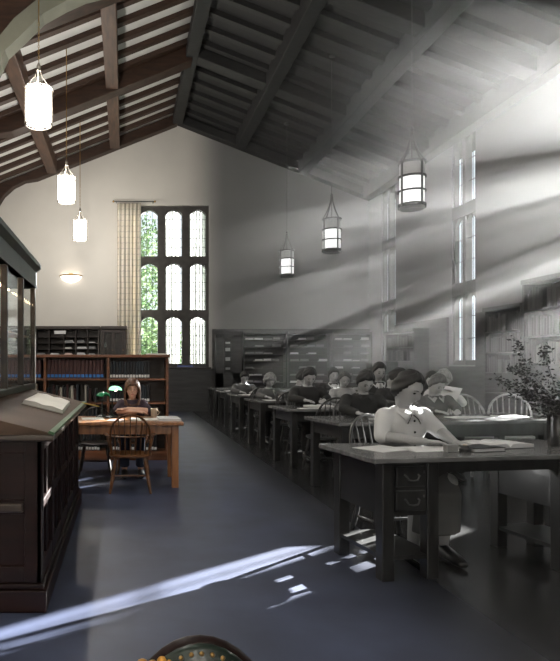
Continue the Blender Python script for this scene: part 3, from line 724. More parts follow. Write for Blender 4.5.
for bi in (2, 3, 4):
    a, b_ = bays[bi]
    for ri in (3, 2, 1, 0):
        z = shz_[ri]+.026; nm = ['', '', 'bay by the display cabinet', 'middle bay', 'right bay'][bi]
        if ri == 3: 
            if bi < 4: shelf_row(a, b_, BY+.05, z, ['book_maroon'], .255, .262, .052, .056, 'tall maroon volume with blue spine label, top shelf, %s' % nm, 'maroon volumes, top shelf, %s' % nm, labm='blue_label')
            else: shelf_row(a, b_-.19, BY+.05, z, ['book_navy', 'book_black'], .23, .25, .038, .042, 'navy volume with white spine label, top shelf of the low bookcase', 'navy volumes, top shelf', labm='white_label')
        elif ri == 2:
            if bi < 4: shelf_row(a, b_-.1, BY+.05, z, ['book_black', 'book_navy', 'book_olive', 'book_maroon', 'book_cream', 'book_black', 'book_dark_grey'], .17, .27, .018, .042, 'assorted book of uneven height, second shelf, %s' % nm, 'assorted books, second shelf, %s' % nm, skip=.1)
            else: shelf_row(a, b_-.19, BY+.05, z, ['book_navy', 'book_black'], .22, .25, .038, .042, 'dark volume with white spine label behind the seated woman, second shelf', 'dark volumes behind the woman', labm='white_label')
        else: shelf_row(a, b_-.1, BY+.05, z, ['book_black', 'book_navy', 'book_dark_grey'], .2, .25, .036, .042, 'dark volume with white label, %s shelf, %s' % (rowname[ri], nm), 'dark volumes, %s shelf, %s' % (rowname[ri], nm), labm='white_label')
tag(MB().box(.30, .58, BY+.02, BY+.22, 1.476, 1.492).build('paper_sheet', 'paper', smooth=False), 'white papers lying on the right end of the low bookcase top', 'papers')

# ------------------------------------------------------------------ far wall furniture (left): pigeonholes and glazed cupboard
FY = YF-.42
pc = thing('pigeonhole_cabinet', 'dark wall cabinet with pigeonholes full of papers below the sconce', 'cabinet', (0, FY, 0))
px0, px1 = -3.9, -.72
MB().box(px0, px1, .36, .40, 0, 2.33).box(px0, px0+.04, 0, .4, 0, 2.33).box(px1-.04, px1, 0, .4, 0, 2.33).build('carcass', 'far_cabinet', pc, smooth=False)
MB().box(px0-.02, px1+.02, -.04, .4, 2.33, 2.42).build('cornice', 'far_cabinet', pc, smooth=False, bevel=.01)
MB().box(px0, px1, 0, .36, 0, 1.2).build('base', 'far_cabinet', pc, smooth=False)
cols = [-2.5, -2.15, -1.80, -1.66, -1.33, -1.02]
for x in (-2.85, -2.5, -2.13, -1.72, -1.38, -1.05): MB().box(x-.012, x+.012, .01, .36, 1.2, 2.33).build('divider', 'far_cabinet', pc, smooth=False)
for k in range(6): MB().box(px0+.04, px1-.04, .01, .36, 1.26+.17*k, 1.275+.17*k).build('shelf', 'far_cabinet', pc, smooth=False)
MB().box(-1.98, -1.66, -.02, -.005, 2.20, 2.29).build('sign_plate', 'white_label', pc, smooth=False)
psk = None
for xi, (xa, xb) in enumerate(((-2.48, -2.15), (-2.11, -1.74), (-1.70, -1.40), (-1.36, -1.07), (-1.03, -.78))):
    for k in range(5):
        if xi < 2 and k > 2: continue
        z = 1.276+.17*k; hh_ = random.uniform(.02, .07)
        m_ = random.choice(['paper', 'paper', 'grey_paper', 'pink_paper', 'mid_grey_card'])
        wd = (xb-xa)*random.uniform(.6, .95)
        o = MB().box(0, wd, 0, .28, 0, hh_*.55).box(.01, wd-.02, .01, .27, hh_*.55, hh_).build('paper_stack', m_, smooth=False)
        o.location = (xa+.01, FY+random.uniform(.0, .04), z)
        tag(o, 'small pile of papers lying in a pigeonhole of the dark wall cabinet', 'papers', 'paper piles in the pigeonholes')
gc = thing('glazed_cupboard', 'dark glass-doored wall cupboard left of the beige curtain', 'cabinet', (0, FY, 0))
gx0, gx1 = -.68, .02
MB().box(gx0, gx1, .1, .4, 0, 2.33).box(gx0, gx0+.05, 0, .1, 0, 2.33).box(gx1-.05, gx1, 0, .1, 0, 2.33).box(gx0, gx1, 0, .1, 0, 1.2).build('carcass', 'far_cabinet', gc, smooth=False)
MB().box(gx0-.0, gx1+.03, -.04, .4, 2.33, 2.42).build('cornice', 'far_cabinet', gc, smooth=False, bevel=.01)
for xa in (gx0+.05, (gx0+gx1)/2):
    xb = xa+.3; dr = MB().box(xa, xb, -.02, .0, 1.25, 1.32).box(xa, xb, -.02, 0, 2.24, 2.31).box(xa, xa+.045, -.02, 0, 1.32, 2.24).box(xb-.045, xb, -.02, 0, 1.32, 2.24).build('door', 'far_cabinet', gc, smooth=False)
    MB().box(xa+.045, xb-.045, -.012, -.008, 1.32, 2.24).build('glass', 'window_glass', dr, smooth=False)
    MB().ball((xb-.02, -.03, 1.75), .012, 8, 6).build('knob', 'brass', dr)
for (x, z, h_) in ((-.52, 1.33, .12), (-.2, 1.33, .14)):
    pass

# far wall (right): glazed cupboard and periodical racks
g2 = thing('glazed_cupboard', 'grey narrow glass-doored cupboard just right of the tall window', 'cabinet', (0, FY+.02, 0))
gx0, gx1 = 2.56, 3.28
MB().box(gx0, gx1, .1, .33, 0, 2.2).box(gx0, gx0+.2, 0, .1, 0, 2.2).box(gx1-.25, gx1, 0, .1, 0, 2.2).box(gx0, gx1, 0, .1, 0, 1.1).box(gx0, gx1, 0, .1, 2.1, 2.2).build('carcass', 'grey_cabinet', g2, smooth=False)
dr = MB().box(gx0+.2, gx0+.25, -.02, 0, 1.1, 2.12).box(gx0+.42, gx0+.47, -.02, 0, 1.1, 2.12).box(gx0+.2, gx0+.47, -.02, 0, 2.08, 2.14).box(gx0+.2, gx0+.47, -.02, 0, 1.08, 1.13).build('door', 'grey_cabinet', g2, smooth=False)
MB().box(gx0+.25, gx0+.42, -.012, -.008, 1.13, 2.08).build('glass', 'window_glass', dr, smooth=False)
for k, z in enumerate((1.2, 1.45, 1.72, 1.93)):
    MB().box(gx0+.27, gx0+.40, .05, .09, z, z+random.uniform(.05, .12)).build('white_box', 'grey_paper', None, smooth=False)
    o = bpy.data.objects[-1] if False else None
for o in [o for o in C.objects if o.name.startswith('white_box')]:
    o.location = (0, FY+.02, 0); tag(o, 'small white box inside the narrow glass-doored cupboard by the window', 'box', 'white boxes in the narrow cupboard')
for bi, (xa, xb) in enumerate(((3.32, 4.55), (4.58, 5.80), (5.83, 6.93))):
    lab = ['periodical shelving against the far wall, bay nearest the tall window', 'middle bay of the periodical shelving on the far wall', 'periodical shelving bay in the far right corner'][bi]
    rk = thing('periodical_rack', lab, 'shelving', (xa, FY+.0, 0), group=None)
    W_ = xb-xa
    MB().box(0, W_, .3, .33, 0, 2.2).box(0, .04, 0, .3, 0, 2.2).box(W_-.04, W_, 0, .3, 0, 2.2).box(0, W_, 0, .3, 2.2, 2.26).build('carcass', 'grey_cabinet', rk, smooth=False)
    MB().box(0, W_, 0, .3, 0, .55).build('base', 'grey_cabinet', rk, smooth=False)
    for k in range(8):
        z = .62+.2*k; MB().box(.04, W_-.04, .0, .3, z, z+.015).build('shelf', 'grey_cabinet', rk, smooth=False)
        u = .06
        while u < W_-.28:
            ww = random.uniform(.19, .24)
            if random.random() < .9:
                o = MB().box(0, ww, 0, .22, 0, .015).box(0, ww, 0, .008, 0, random.uniform(.035, .075)).build('journal', random.choice(['grey_paper', 'mid_grey_card', 'mid_grey_card', 'book_dark_grey']), smooth=False)
                o.location = (xa+u, FY+.005, z+.016)
                tag(o, 'pale journal lying on the periodical shelving, ' + ['bay nearest the tall window', 'middle bay', 'far right corner bay'][bi], 'journal', 'journals in the ' + ['first bay', 'middle bay', 'corner bay'][bi])
            u += ww+random.uniform(.02, .05)
# things on the far window sill
for k, (x, w_, h_, m_) in enumerate(((1.5, .45, .05, 'blue_cloth'), (1.98, .35, .09, 'book_grey'))):
    o = MB().box(0, w_, 0, .16, 0, h_*.5).box(.01, w_-.02, .005, .15, h_*.5, h_).build('book', m_, smooth=False); o.location = (x, YF-.08+.0, WZ0+.001)
    tag(o, ['blue book lying on the sill of the tall window', 'grey book lying at the right end of the tall window sill'][k], 'book')

# right wall bookcases
for bi, (ya, yb, ztop, lab) in enumerate(((9.12, 10.3, 2.66, 'tall dark bookcase on the right wall above the leafy branches'), (10.32, 11.4, 2.3, 'tall dark bookcase on the right wall beside the bright window'), (14.15, 15.7, 2.1, 'tall dark bookcase between the two right wall windows'))):  # first bookcase made taller and longer, partly out of view, to block low sun
    rk = thing('bookcase', lab, 'bookcase', (0, 0, 0))
    xf = 6.6
    MB().box(6.9, 6.94, ya, yb, 0, ztop).box(xf, 6.9, ya, ya+.04, 0, ztop).box(xf, 6.9, yb-.04, yb, 0, ztop).build('carcass', 'grey_cabinet', rk, smooth=False)
    MB().box(xf-.03, 6.94, ya, yb, ztop, ztop+.07).build('cornice', 'grey_cabinet', rk, smooth=False)
    nsh = 6; dz = (ztop-.1)/nsh; nm = ['above the leafy branches', 'beside the bright window', 'between the two windows'][bi]
    for k in range(nsh):
        z = .1+dz*k; MB().box(xf, 6.9, ya+.04, yb-.04, z-.02, z).build('shelf', 'grey_cabinet', rk, smooth=False)
        if k >= (3 if bi < 2 else 4): shelf_row(ya+.05, yb-.05, xf+.03, z+.001, ['book_grey', 'book_dark_grey', 'book_dark_grey'], dz*.6, dz*.88, .05, .08, 'grey book in the right wall bookcase ' + nm, 'grey books ' + nm, horiz='y', skip=.12)

# ------------------------------------------------------------------ display cabinet, left foreground
dc = thing('display_cabinet', 'dark panelled display cabinet with sloping top and glass case, left foreground', 'cabinet', (0, 0, 0))
CX, CY0, CY1 = -.45, 3.35, 6.0; CL = -2.0
body = MB().box(CL, CX-.025, CY0+.025, CY1, .10, .93)
body.build('body', 'dark_mahogany', dc, smooth=False)
MB().box(CL, CX+.03, CY0-.03, CY1+.02, 0, .12).box(CL, CX+.012, CY0-.012, CY1+.01, .12, .15).build('plinth', 'dark_mahogany', dc, smooth=False, bevel=.008)
# front frame (faces the camera) and right side frame (faces the aisle)
ff = MB(); x0 = CL
for xa, xb in ((-.545, CX), (-1.22, -1.13), (-1.95, -1.85)): ff.box(xa, xb, CY0, CY0+.03, .15, .93)
for za, zb in ((.15, .24), (.52, .60), (.85, .93)): ff.box(CL, CX-.01, CY0+.004, CY0+.028, za, zb)
ff.build('front_frame', 'dark_mahogany', dc, smooth=False, bevel=.006)
sf = MB(); n = 5; L_ = (CY1-CY0)
for k in range(n+1):
    yc = CY0+.045+(L_-.09)*k/n; sf.box(CX-.03, CX, yc-.045, yc+.045, .15, .93)
for k in range(n):
    yc = CY0+.045+(L_-.09)*(k+.5)/n; sf.box(CX-.03, CX-.008, yc-.015, yc+.015, .15, .93)
for za, zb in ((.15, .24), (.855, .93)): sf.box(CX-.03, CX-.002, CY0, CY1, za, zb)
sf.box(CX-.03, CX-.004, CY0, CY1, .53, .58)
sf.build('side_frame', 'dark_mahogany', dc, smooth=False, bevel=.006)
mid = MB().box(CL, CX-.095, CY0-.02, CY0+.01, .535, .585).build('front_rail', 'case_wood', dc, smooth=False, bevel=.012)
MB().box(CL, -.375, 3.27, 6.06, .925, .958).build('counter_slab', 'case_wood', dc, smooth=False, bevel=.01)
MB().prism([(-.385, .958), (-.385, .966), (-.90, 1.095), (-1.95, 1.095), (-1.95, .958)], 3.29, 6.04).build('sloping_top', 'slope_top', dc, smooth=False, bevel=.004)
MB().prism([(-.378, .958), (-.374, .972), (-.40, .981), (-.41, .970)], 3.28, 6.05).build('edge_reflection', 'green_reflection', dc, smooth=False)  # green strip that paints the reflection running along the slab edge
GX = -.90; gy0, gy1 = 3.45, 6.25
posts = MB()
for yy in (gy1-.045, gy1-.78, gy1-1.52, gy1-2.25, gy0): posts.box(GX-.05, GX, yy, yy+.05, 1.095, 2.22)
posts.box(GX-.05, GX, gy0, gy1, 1.095, 1.15).box(-1.95, -1.90, gy1-.05, gy1, 1.095, 2.22).box(-1.95, GX, gy1-.05, gy1, 1.095, 1.13)
posts.build('case_frame', 'case_wood', dc, smooth=False, bevel=.006)
MB().box(GX-.028, GX-.022, gy0+.05, gy1-.05, 1.15, 2.12).box(-1.9, GX-.05, gy1-.03, gy1-.024, 1.13, 2.12).build('case_glass', 'window_glass', dc, smooth=False)
MB().box(-1.95, -1.92, gy0, gy1, 1.095, 2.12).build('case_back', 'oak', dc, smooth=False)
MB().box(-1.9, GX-.06, gy0, gy1-.06, 1.60, 1.615).build('case_shelf', 'oak', dc, smooth=False)
MB().tube([(GX-.25, gy0+.1, 2.07), (GX-.25, gy1-.15, 2.07)], .012, 8).build('case_light', 'case_glow', dc)
cn = MB().prism([(-1.95, 2.10), (GX+.005, 2.10), (GX+.005, 2.26), (GX+.05, 2.30), (GX+.05, 2.34), (GX+.02, 2.36), (-1.95, 2.36)], gy0, gy1+.03)
cn.box(-1.95, GX+.012, gy0, gy1+.01, 2.10, 2.13); cn.build('cornice', 'cornice_paint', dc, smooth=False)
# support under the far end of the glass case
MB().box(-1.95, -.95, 6.0, 6.22, 0, 1.095).build('end_panel', 'dark_mahogany', dc, smooth=False)
# open reading book on the slope
sa = math.atan(.129/.515)
def slope_mt(x, y, rz=0, dz=.0): return Matrix.Translation((x, y, .966+(-.385-x)*.2505+dz)) @ Matrix.Rotation(sa, 4, 'Y') @ Matrix.Rotation(rz, 4, 'Z')
ob = bpy.data.objects.new('ledger_book', None); C.objects.link(ob); ob.matrix_world = slope_mt(-.60, 4.85, R(2), .004)
tag(ob, 'large cream book lying on the sloping top of the display cabinet', 'book')
MB().box(-.15, .15, -.48, .48, 0, .006).build('cover', 'book_cream', ob, smooth=False)
MB().prism([(-.145, .006), (-.14, .03), (-.06, .038), (0, .028), (.06, .036), (.14, .026), (.145, .006)], -.47, .47).build('pages', 'paper', ob, smooth=True)
pn = MB().tube([(0, 0, .004), (0, .17, .004)], .006, 6).build('pencil', 'pencil_yellow'); pn.matrix_world = slope_mt(-.40, 5.75, R(-70), .006) 
tag(pn, 'yellow pencil on the far corner of the sloping cabinet top', 'pencil')

# ------------------------------------------------------------------ left oak table group
TL, TY, TH = -1.25, 6.65, .715
table('orange oak reading table with the seated woman behind it', 'oak', 'oak', (TL, TY, 0), 0, .63-TL, .83, TH, .10, .075)
ch = windsor('brown bow-back wooden chair standing empty before the oak table', 'chair_wood', (.055, 6.58, 0), R(180)); ch.scale = (.98, .9, .88)
c2 = windsor('dark wooden chair behind the oak table beside the display cabinet', 'dark_chair', (-.36, 7.62, 0), 0); c2.scale = (.9, .9, .85)
c3 = dup(ch, (.10, 7.72, 0), 0, 'brown bow-back chair the woman at the oak table sits on', None, .88)
def paper(x, y, z, w_, d_, rz, m_, label, th=.003, name='paper_sheet', cat='papers'):
    o = MB().box(-w_/2, w_/2, -d_/2, d_/2, 0, th).build(name, m_, smooth=False); o.location = (x, y, z); o.rotation_euler = (0, 0, rz); tag(o, label, cat); return o
paper(-.37, 7.1, TH, .25, .3, .1, 'paper', 'white sheet on the oak table beside the display cabinet')
paper(-.10, 6.9, TH, .16, .2, -.2, 'pink_paper', 'pinkish sheet on the oak table left of the woman')
paper(.24, 6.98, TH, .36, .28, .05, 'paper', 'white papers on the oak table before the woman', .008)
paper(.49, 7.0, TH, .24, .40, .02, 'grey_paper', 'thick pale folder on the right corner of the oak table', .022, 'folder', 'folder')
mg = thing('mug', 'beige mug on the oak table right of the woman', 'mug', (.345, 7.36, TH))
MB().lathe([(.032, 0), (.038, .01), (.040, .10), (.036, .10), (.034, .015), (.001, .012)], seg=18).build('cup', 'mug_beige', mg)
MB().tube([(.038+.022*math.sin(math.pi*k/8), 0, .02+.06*k/8) for k in range(9)], .005, 6).build('handle', 'mug_beige', mg)
bl = thing('bankers_lamp', 'lit green-glass desk lamp at the left shoulder of the woman', 'desk lamp', (-.15, 7.26, TH), R(25))
MB().lathe([(.001, 0), (.085, 0), (.085, .012), (.03, .025), (.012, .04), (.012, .05)], seg=20).build('base', 'lamp_dark', bl)
MB().tube([(0, 0, .04), (0, .0, .22), (.01, .0, .30), (.04, 0, .345)], .008, 8).build('stem', 'lamp_dark', bl)
def half_shade(mb, c, r_, l_):
    vs = []; n1, n2 = 12, 12
    for i in range(n1+1):
        a = math.pi*i/n1
        for k in range(n2+1):
            t = -1+2*k/n2; rr = r_*(1-abs(t)**3*.35); vs.append((c[0]+rr*math.cos(a), c[1]+l_*t/2, c[2]+rr*.8*math.sin(a)))
    mb.add(vs, [(i*(n2+1)+k, i*(n2+1)+k+1, (i+1)*(n2+1)+k+1, (i+1)*(n2+1)+k) for i in range(n1) for k in range(n2)]); return mb
o = half_shade(MB(), (.04, 0, .32), .062, .2).build('shade', 'lamp_green_lit', bl); o.modifiers.new('s', 'SOLIDIFY').thickness = .005
MB().ball((.04, 0, .325), (.02, .04, .02), 10, 8).build('bulb', 'sconce_glow', bl)
b2 = thing('bankers_lamp', 'dark green unlit desk lamp standing left of the lit green one', 'desk lamp', (-.27, 7.32, TH), R(25))
MB().lathe([(.001, 0), (.075, 0), (.075, .012), (.02, .03), (.01, .05)], seg=20).build('base', 'lamp_dark', b2)
MB().tube([(0, 0, .04), (0, 0, .2), (.01, 0, .26)], .008, 8).build('stem', 'lamp_dark', b2)
o = half_shade(MB(), (.01, 0, .245), .07, .2).build('shade', 'green_glass', b2); o.modifiers.new('s', 'SOLIDIFY').thickness = .005

def glasses(r, hd, Mh, shy, shz):
    mb = MB()
    for sx in (-1, 1):
        mb.tube([hd+Mh @ Vector((sx*.031+.019*math.cos(2*math.pi*k/14), -.100, .008+.015*math.sin(2*math.pi*k/14))) for k in range(15)], .0013, 5)
        mb.tube([hd+Mh @ Vector(q) for q in ((sx*.05, -.100, .012), (sx*.078, -.05, .012), (sx*.08, .01, .008))], .0013, 5)
    mb.tube([hd+Mh @ Vector(q) for q in ((-.012, -.102, .012), (.012, -.102, .012))], .0013, 5); mb.build('glasses', 'lead', r)
person('woman with brown shoulder-length hair and plum blouse, arms folded on the oak table', (.09, 7.74, 0), 0, 'skin', 'hair_brown', 'cloth_plum', ('cloth_denim', 'trousers'),
       'long', True, .96, head=(0, -.10, 1.075), pitch=4, elbows=[(-.215, -.20, .80), (.215, -.20, .80)], wrists=[(.05, -.30, .80), (-.07, -.26, .835)],
       fing=[(1, .05, -.05), (-1, .05, -.05)], sleeves='short', vox=.0055, extras=(glasses,), topname='blouse', lips='lips')

# ------------------------------------------------------------------ front desk (grey half)
RD = R(8.6)
dk = thing('pedestal_desk', 'dark pedestal writing desk of the woman in white, right foreground', 'desk', (1.50, 3.72, 0), RD)
DW, DD = 1.78, .74
MB().box(0, DW, 0, DD, .735, .765).build('desktop', 'desk_top', dk, smooth=False, bevel=.005)
pw = .38; lg = .08
for pi_, xa in enumerate((.085, DW-.085-pw)):
    for x in (xa, xa+pw-lg):
        for y in (.06, DD-.06-lg):
            MB().box(x, x+lg, y, y+lg, 0, .735).build('leg', 'desk_grey', dk, smooth=False, bevel=.006)
    bx = MB().box(xa+.01, xa+pw-.01, .075, DD-.075, .40, .735).build('drawer_box', 'desk_grey', dk, smooth=False)
    for k, z in enumerate((.58, .43)):
        d_ = MB().box(xa+lg+.012, xa+pw-lg-.012, .058, .078, z, z+.125).build('drawer', 'desk_grey', dk, smooth=False, bevel=.005)
        xc = xa+pw/2
        MB().tube([(xc-.045, .056, z+.075), (xc-.045, .040, z+.07), (xc-.03, .034, z+.045), (xc, .032, z+.04), (xc+.03, .034, z+.045), (xc+.045, .040, z+.07), (xc+.045, .056, z+.075)], .0055, 8).build('handle', 'iron', d_)
        MB().ball((xc+.085, .056, z+.09), (.006, .004, .009), 8, 6).build('keyhole', 'iron', d_)
    MB().box(xa+.01, xa+pw-.01, .07, DD-.07, .13, .155).build('lower_shelf', 'desk_grey', dk, smooth=False)
MB().box(.085+pw-.01, DW-.085-pw+.01, .075, .10, .66, .735).build('apron', 'desk_grey', dk, smooth=False)
for sgn, xe in ((1, .085+pw), (-1, DW-.085-pw)):
    pts = [(xe, .661)]+[(xe+sgn*.09*(1-math.cos(math.pi/2*k/6)), .661-.06*(1-math.sin(math.pi/2*k/6)) ) for k in range(7)]
    MB().prism(pts, .078, .098).build('bracket', 'desk_grey', dk, smooth=False)
MB().box(.085+pw-.01, DW-.085-pw+.01, DD-.10, DD-.075, .60, .735).build('back_apron', 'desk_grey', dk, smooth=False)
def ond(x, y): # desk coordinates to the room
    return (1.50+x*math.cos(RD)-y*math.sin(RD), 3.72+x*math.sin(RD)+y*math.cos(RD))
DZ = .765
wx, wy = 2.03, 4.62
chair_g = windsor('dark bow-back chair the woman in the white blouse sits on', 'chair_grey', (wx-.03, wy+.02, 0), R(14), arms=False); chair_g.scale = (1, 1, 1.0)
person('woman in white short-sleeved blouse with dark waved hair writing at the front desk', (wx, wy, 0), R(6), 'skin_grey', 'hair_black', 'cloth_white', ('cloth_grey', 'skirt'),
       'wavy', True, 1.06, head=(-.015, -.16, 1.095), pitch=28, yaw=18, elbows=[(-.205, -.16, .775), (.215, -.16, .80)], wrists=[(.03, -.30, .752), (.185, -.36, .755)],
       fing=[(1, -.25, -.05), (.1, -1, -.05)], sleeves='short', vox=.0050, extras=(collar(), buttons), topname='blouse')
x, y = ond(.60, .36); paper(x, y, DZ, .34, .24, RD, 'grey_paper', 'white writing paper under the hands of the woman at the front desk', .003)
x, y = ond(.30, .42); paper(x, y, DZ, .28, .26, RD+.3, 'grey_paper', 'white sheet at the left end of the front desk', .003)
x, y = ond(.66, .22); o = MB().box(-.035, .035, -.03, .03, 0, .045).box(-.037, .037, -.032, .032, .03, .048).build('small_box', 'mid_grey_card', smooth=False, bevel=.003); o.location = (x, y, DZ); tag(o, 'small pale box on the front desk before the hands of the woman', 'box')
x, y = ond(.75, .20); ik = thing('inkwell', 'dark inkwell on the front desk beside the small pale box', 'inkwell', (x, y, DZ))
MB().lathe([(.001, 0), (.035, 0), (.036, .02), (.02, .034), (.018, .04), (.001, .04)], seg=16).build('pot', 'dark_cover', ik); MB().ball((0, 0, .043), (.016, .016, .01), 10, 6).build('cap', 'steel', ik)
x, y = ond(.90, .26); bkk = thing('book', 'black-covered book lying on the front desk left of the open book', 'book', (x, y, DZ), RD+.1)
MB().box(-.12, .12, -.09, .09, 0, .004).box(-.12, .12, -.09, .09, .024, .028).build('cover', 'dark_cover', bkk, smooth=False); MB().box(-.115, .115, -.085, .085, .004, .024).build('pages', 'grey_paper', bkk, smooth=False)
def open_book(loc, rz, w_, d_, label, m_='grey_paper', cov='dark_cover', th=.03):
    r = thing('open_book', label, 'book', loc, rz)
    MB().box(-w_-.006, w_+.006, -d_/2-.005, d_/2+.005, 0, .004).build('cover', cov, r, smooth=False)
    for sx in (-1, 1):
        pts = [(0, .004)]+[(sx*w_*t, .004+th*(.55+.45*math.sin(min(1, t*3.2)*math.pi/2))*(1-.35*t)*(.35 if t == 0 else 1)) for t in [k/10 for k in range(11)]]+[(sx*w_, .004)]
        MB().prism(pts, -d_/2, d_/2).build('pages', m_, r)
    return r
x, y = ond(1.14, .42); open_book((x, y, DZ), RD+.12, .20, .26, 'large open book on the front desk between the woman and the vase', th=.034)
# vase with branches
x, y = ond(1.61, .36)
vz = thing('vase', 'dark vase on the front desk at the right edge of the photo', 'vase', (x, y, DZ))
MB().lathe([(.001, 0), (.078, 0), (.082, .02), (.086, .08), (.086, .14), (.084, .19), (.088, .215), (.080, .215), (.078, .18), (.001, .02)], seg=28).build('pot', 'vase_dark', vz)
pl = thing('leafy_branches', 'spray of dark leafy branches standing in the vase on the front desk', 'plant', (x, y, DZ+.03))
brs = [((-.10, 0, .30), (-.34, .02, .38), (-.46, .0, .44)), ((-.05, 0, .3), (-.20, .05, .50), (-.30, .05, .74)), ((0, .02, .3), (-.10, .0, .55), (-.13, -.02, .66)), ((.08, 0, .3), (.18, .05, .5), (.22, 0, .62)),
       ((-.08, -.04, .25), (-.26, -.08, .30), (-.40, -.12, .40)), ((.12, -.04, .24), (.26, -.03, .30), (.34, 0, .3)), ((-.02, .08, .3), (-.12, .2, .46), (-.2, .26, .52)), ((-.06, -.02, .24), (-.18, -.05, .28), (-.26, .0, .50)), ((.04, -.06, .3), (.1, -.15, .42), (.12, -.2, .5))]
lf = MB()
for bi, pts in enumerate(brs):
    ps = [Vector((0, 0, .0)), Vector((pts[0][0]*.35, pts[0][1]*.35, .16))]+[Vector(p) for p in pts]
    MB().tube(ps, [.004, .004, .0035, .003, .0015], 5).build('branch', 'twig', pl)
    for q in range(150):
        t = random.uniform(.28, 1)**.8*(len(ps)-1); i = min(int(t), len(ps)-2); c = ps[i].lerp(ps[i+1], t-i)
        c = c+Vector((random.gauss(0, .022), random.gauss(0, .022), random.gauss(0, .022)))*(1.8 if t < 3 else .8)
        s = random.uniform(.010, .018); a = Vector((random.gauss(0, 1), random.gauss(0, 1), random.gauss(0, .8))).normalized(); b_ = a.orthogonal().normalized(); n_ = a.cross(b_)*s*.25
        lf.add([c-a*s, c+b_*s*.55-n_, c+a*s, c-b_*s*.55-n_, c+n_*.0], [(0, 1, 2), (0, 2, 3)])
tag(lf.build('foliage', 'leaf_grey', pl, smooth=False), kind='stuff')

# ------------------------------------------------------------------ rows of tables in the grey half
rows = [(6.10, 8), (7.95, 6), (9.8, 5), (11.6, 4), (13.35, 3), (15.1, 2)]
rown = ['second table', 'third table', 'fourth table', 'fifth table', 'sixth table', 'farthest table']
for i, (Y, deg) in enumerate(rows):
    table('dark reading table, %s' % ['directly behind the front desk', 'of the man in the dark sweater', 'of the fair curly-haired girl', 'fourth behind the front desk', 'fifth behind the front desk', 'farthest from the front desk before the far shelves'][i], 'desk_top', 'desk_grey', (2.11, Y, 0), R(deg), 1.2 if i == 1 else 2.42, .82, .76, .13, .08)
CG = {'n': 0}
def gchair(x, y, rz, label, m_=None, sc=1.0):
    return dup(chair_g, (x, y, 0), rz, label, None, sc)
# chairs on the near side (backs to the camera)
gchair(2.50, 7.72, R(186), 'empty dark bow-back chair on the near side of the third table')
gchair(2.48, 9.55, R(180), 'empty dark bow-back chair on the near side of the fair girl\'s table')
gchair(2.45, 11.35, R(180), 'dark bow-back chair on the near side of the fourth table behind the front desk')
gchair(2.45, 13.1, R(180), 'dark bow-back chair on the near side of the fifth table behind the front desk')
# pale empty chairs on the far side of the second table
pc1 = windsor('pale bow-back chair empty behind the second table, nearer the person in white', 'pale_chair_grey', (4.33, 7.60, 0), R(8), arms=False); pc1.scale = (1.15, 1, 1.02)
pc2 = dup(pc1, (4.78, 7.68, 0), R(-28), 'pale bow-back chair turned sideways behind the second table, beside the branches', None, (1.1, 1, 1.02))
gchair(2.98, 7.55, R(-10), 'dark bow-back chair empty between the boy in the dark sweater and the woman in white', sc=.98)

def reader(label, X, Y, rz=0, chair=True, **k):
    if chair: gchair(X, Y+.02, rz, 'chair of the ' + ' '.join(label.split()[:11]))
    kw = dict(skin='skin_grey', hairm='hair_black', top='cloth_black', bottom=('cloth_black', 'trousers')); kw.update(k)
    return person(label, (X, Y, 0), rz, **kw)
reader('boy in dark buttoned sweater looking down at books on the second table', 2.68, 7.12, scale=1.04, head=(0, -.20, 1.10), pitch=38, wrists=[(-.16, -.42, .78), (.16, -.42, .78)], extras=(collar('cloth_black'),), topname='sweater')
reader('man in dark round-neck sweater with head bowed over the third table', 2.62, 9.02, scale=1.06, head=(0, -.20, 1.10), pitch=34, topname='sweater')
reader('person in dark jacket turned sideways near the fourth table', 2.62, 9.62, R(75), scale=1.02, head=(0, -.14, 1.12), pitch=20, yaw=0, extras=(collar(),), topname='jacket', wrists=[(-.12, -.36, .79), (.12, -.36, .79)])
reader('fair curly-haired girl in patterned blouse bent over the table near the far left', 2.50, 10.9, scale=1.0, female=True, hair='curly', hairm='hair_fair', top='cloth_grey', head=(0, -.20, 1.06), pitch=36, topname='blouse')
reader('dim figure in dark jacket reading at a far table near the tall window', 2.42, 12.75, scale=1.0, head=(.0, -.2, 1.08), pitch=35, top='cloth_grey', topname='jacket')
reader('man in dark suit and white shirt sitting upright in the far middle', 3.65, 10.95, scale=1.0, head=(0, -.1, 1.15), pitch=14, extras=(collar(vneck=True),), topname='jacket')
reader('young woman in light checked blouse between the suited men', 3.34, 9.6, scale=1.0, female=True, hair='wavy', hairm='hair_mid', top='cloth_light', head=(0, -.16, 1.11), pitch=24, topname='blouse')
reader('man in dark suit with grey tie sitting upright behind the boy in dark sweater', 3.68, 9.05, scale=1.06, head=(0, -.06, 1.16), pitch=18, extras=(collar(vneck=True, tie='tie_grey'),), topname='jacket')
reader('dark-haired person in black bent down just behind the woman in white', 3.50, 8.3, R(20), scale=1.03, head=(0, -.18, 1.13), pitch=46, yaw=30, topname='jacket')
reader('boy in dark jacket with light collar reading right of the woman in white', 3.72, 7.55, scale=1.0, head=(0, -.16, 1.10), pitch=36, yaw=10, hairm='hair_mid', top='cloth_grey', extras=(collar('cloth_light'),), topname='jacket')
reader('dark-haired person half hidden behind the boy in the light collar', 4.34, 8.8, R(-15), scale=1.0, head=(0, -.12, 1.11), pitch=22, yaw=-25, topname='jacket')
reader('person in white shirt holding up a white paper beside the pale chairs', 4.12, 8.12, R(-14), scale=1.05, head=(0.0, -.20, 1.10), pitch=40, yaw=-10, hairm='hair_fair', top='cloth_white', female=True, hair='wavy', wrists=[(-.16, -.34, .95), (.05, -.36, .93)])

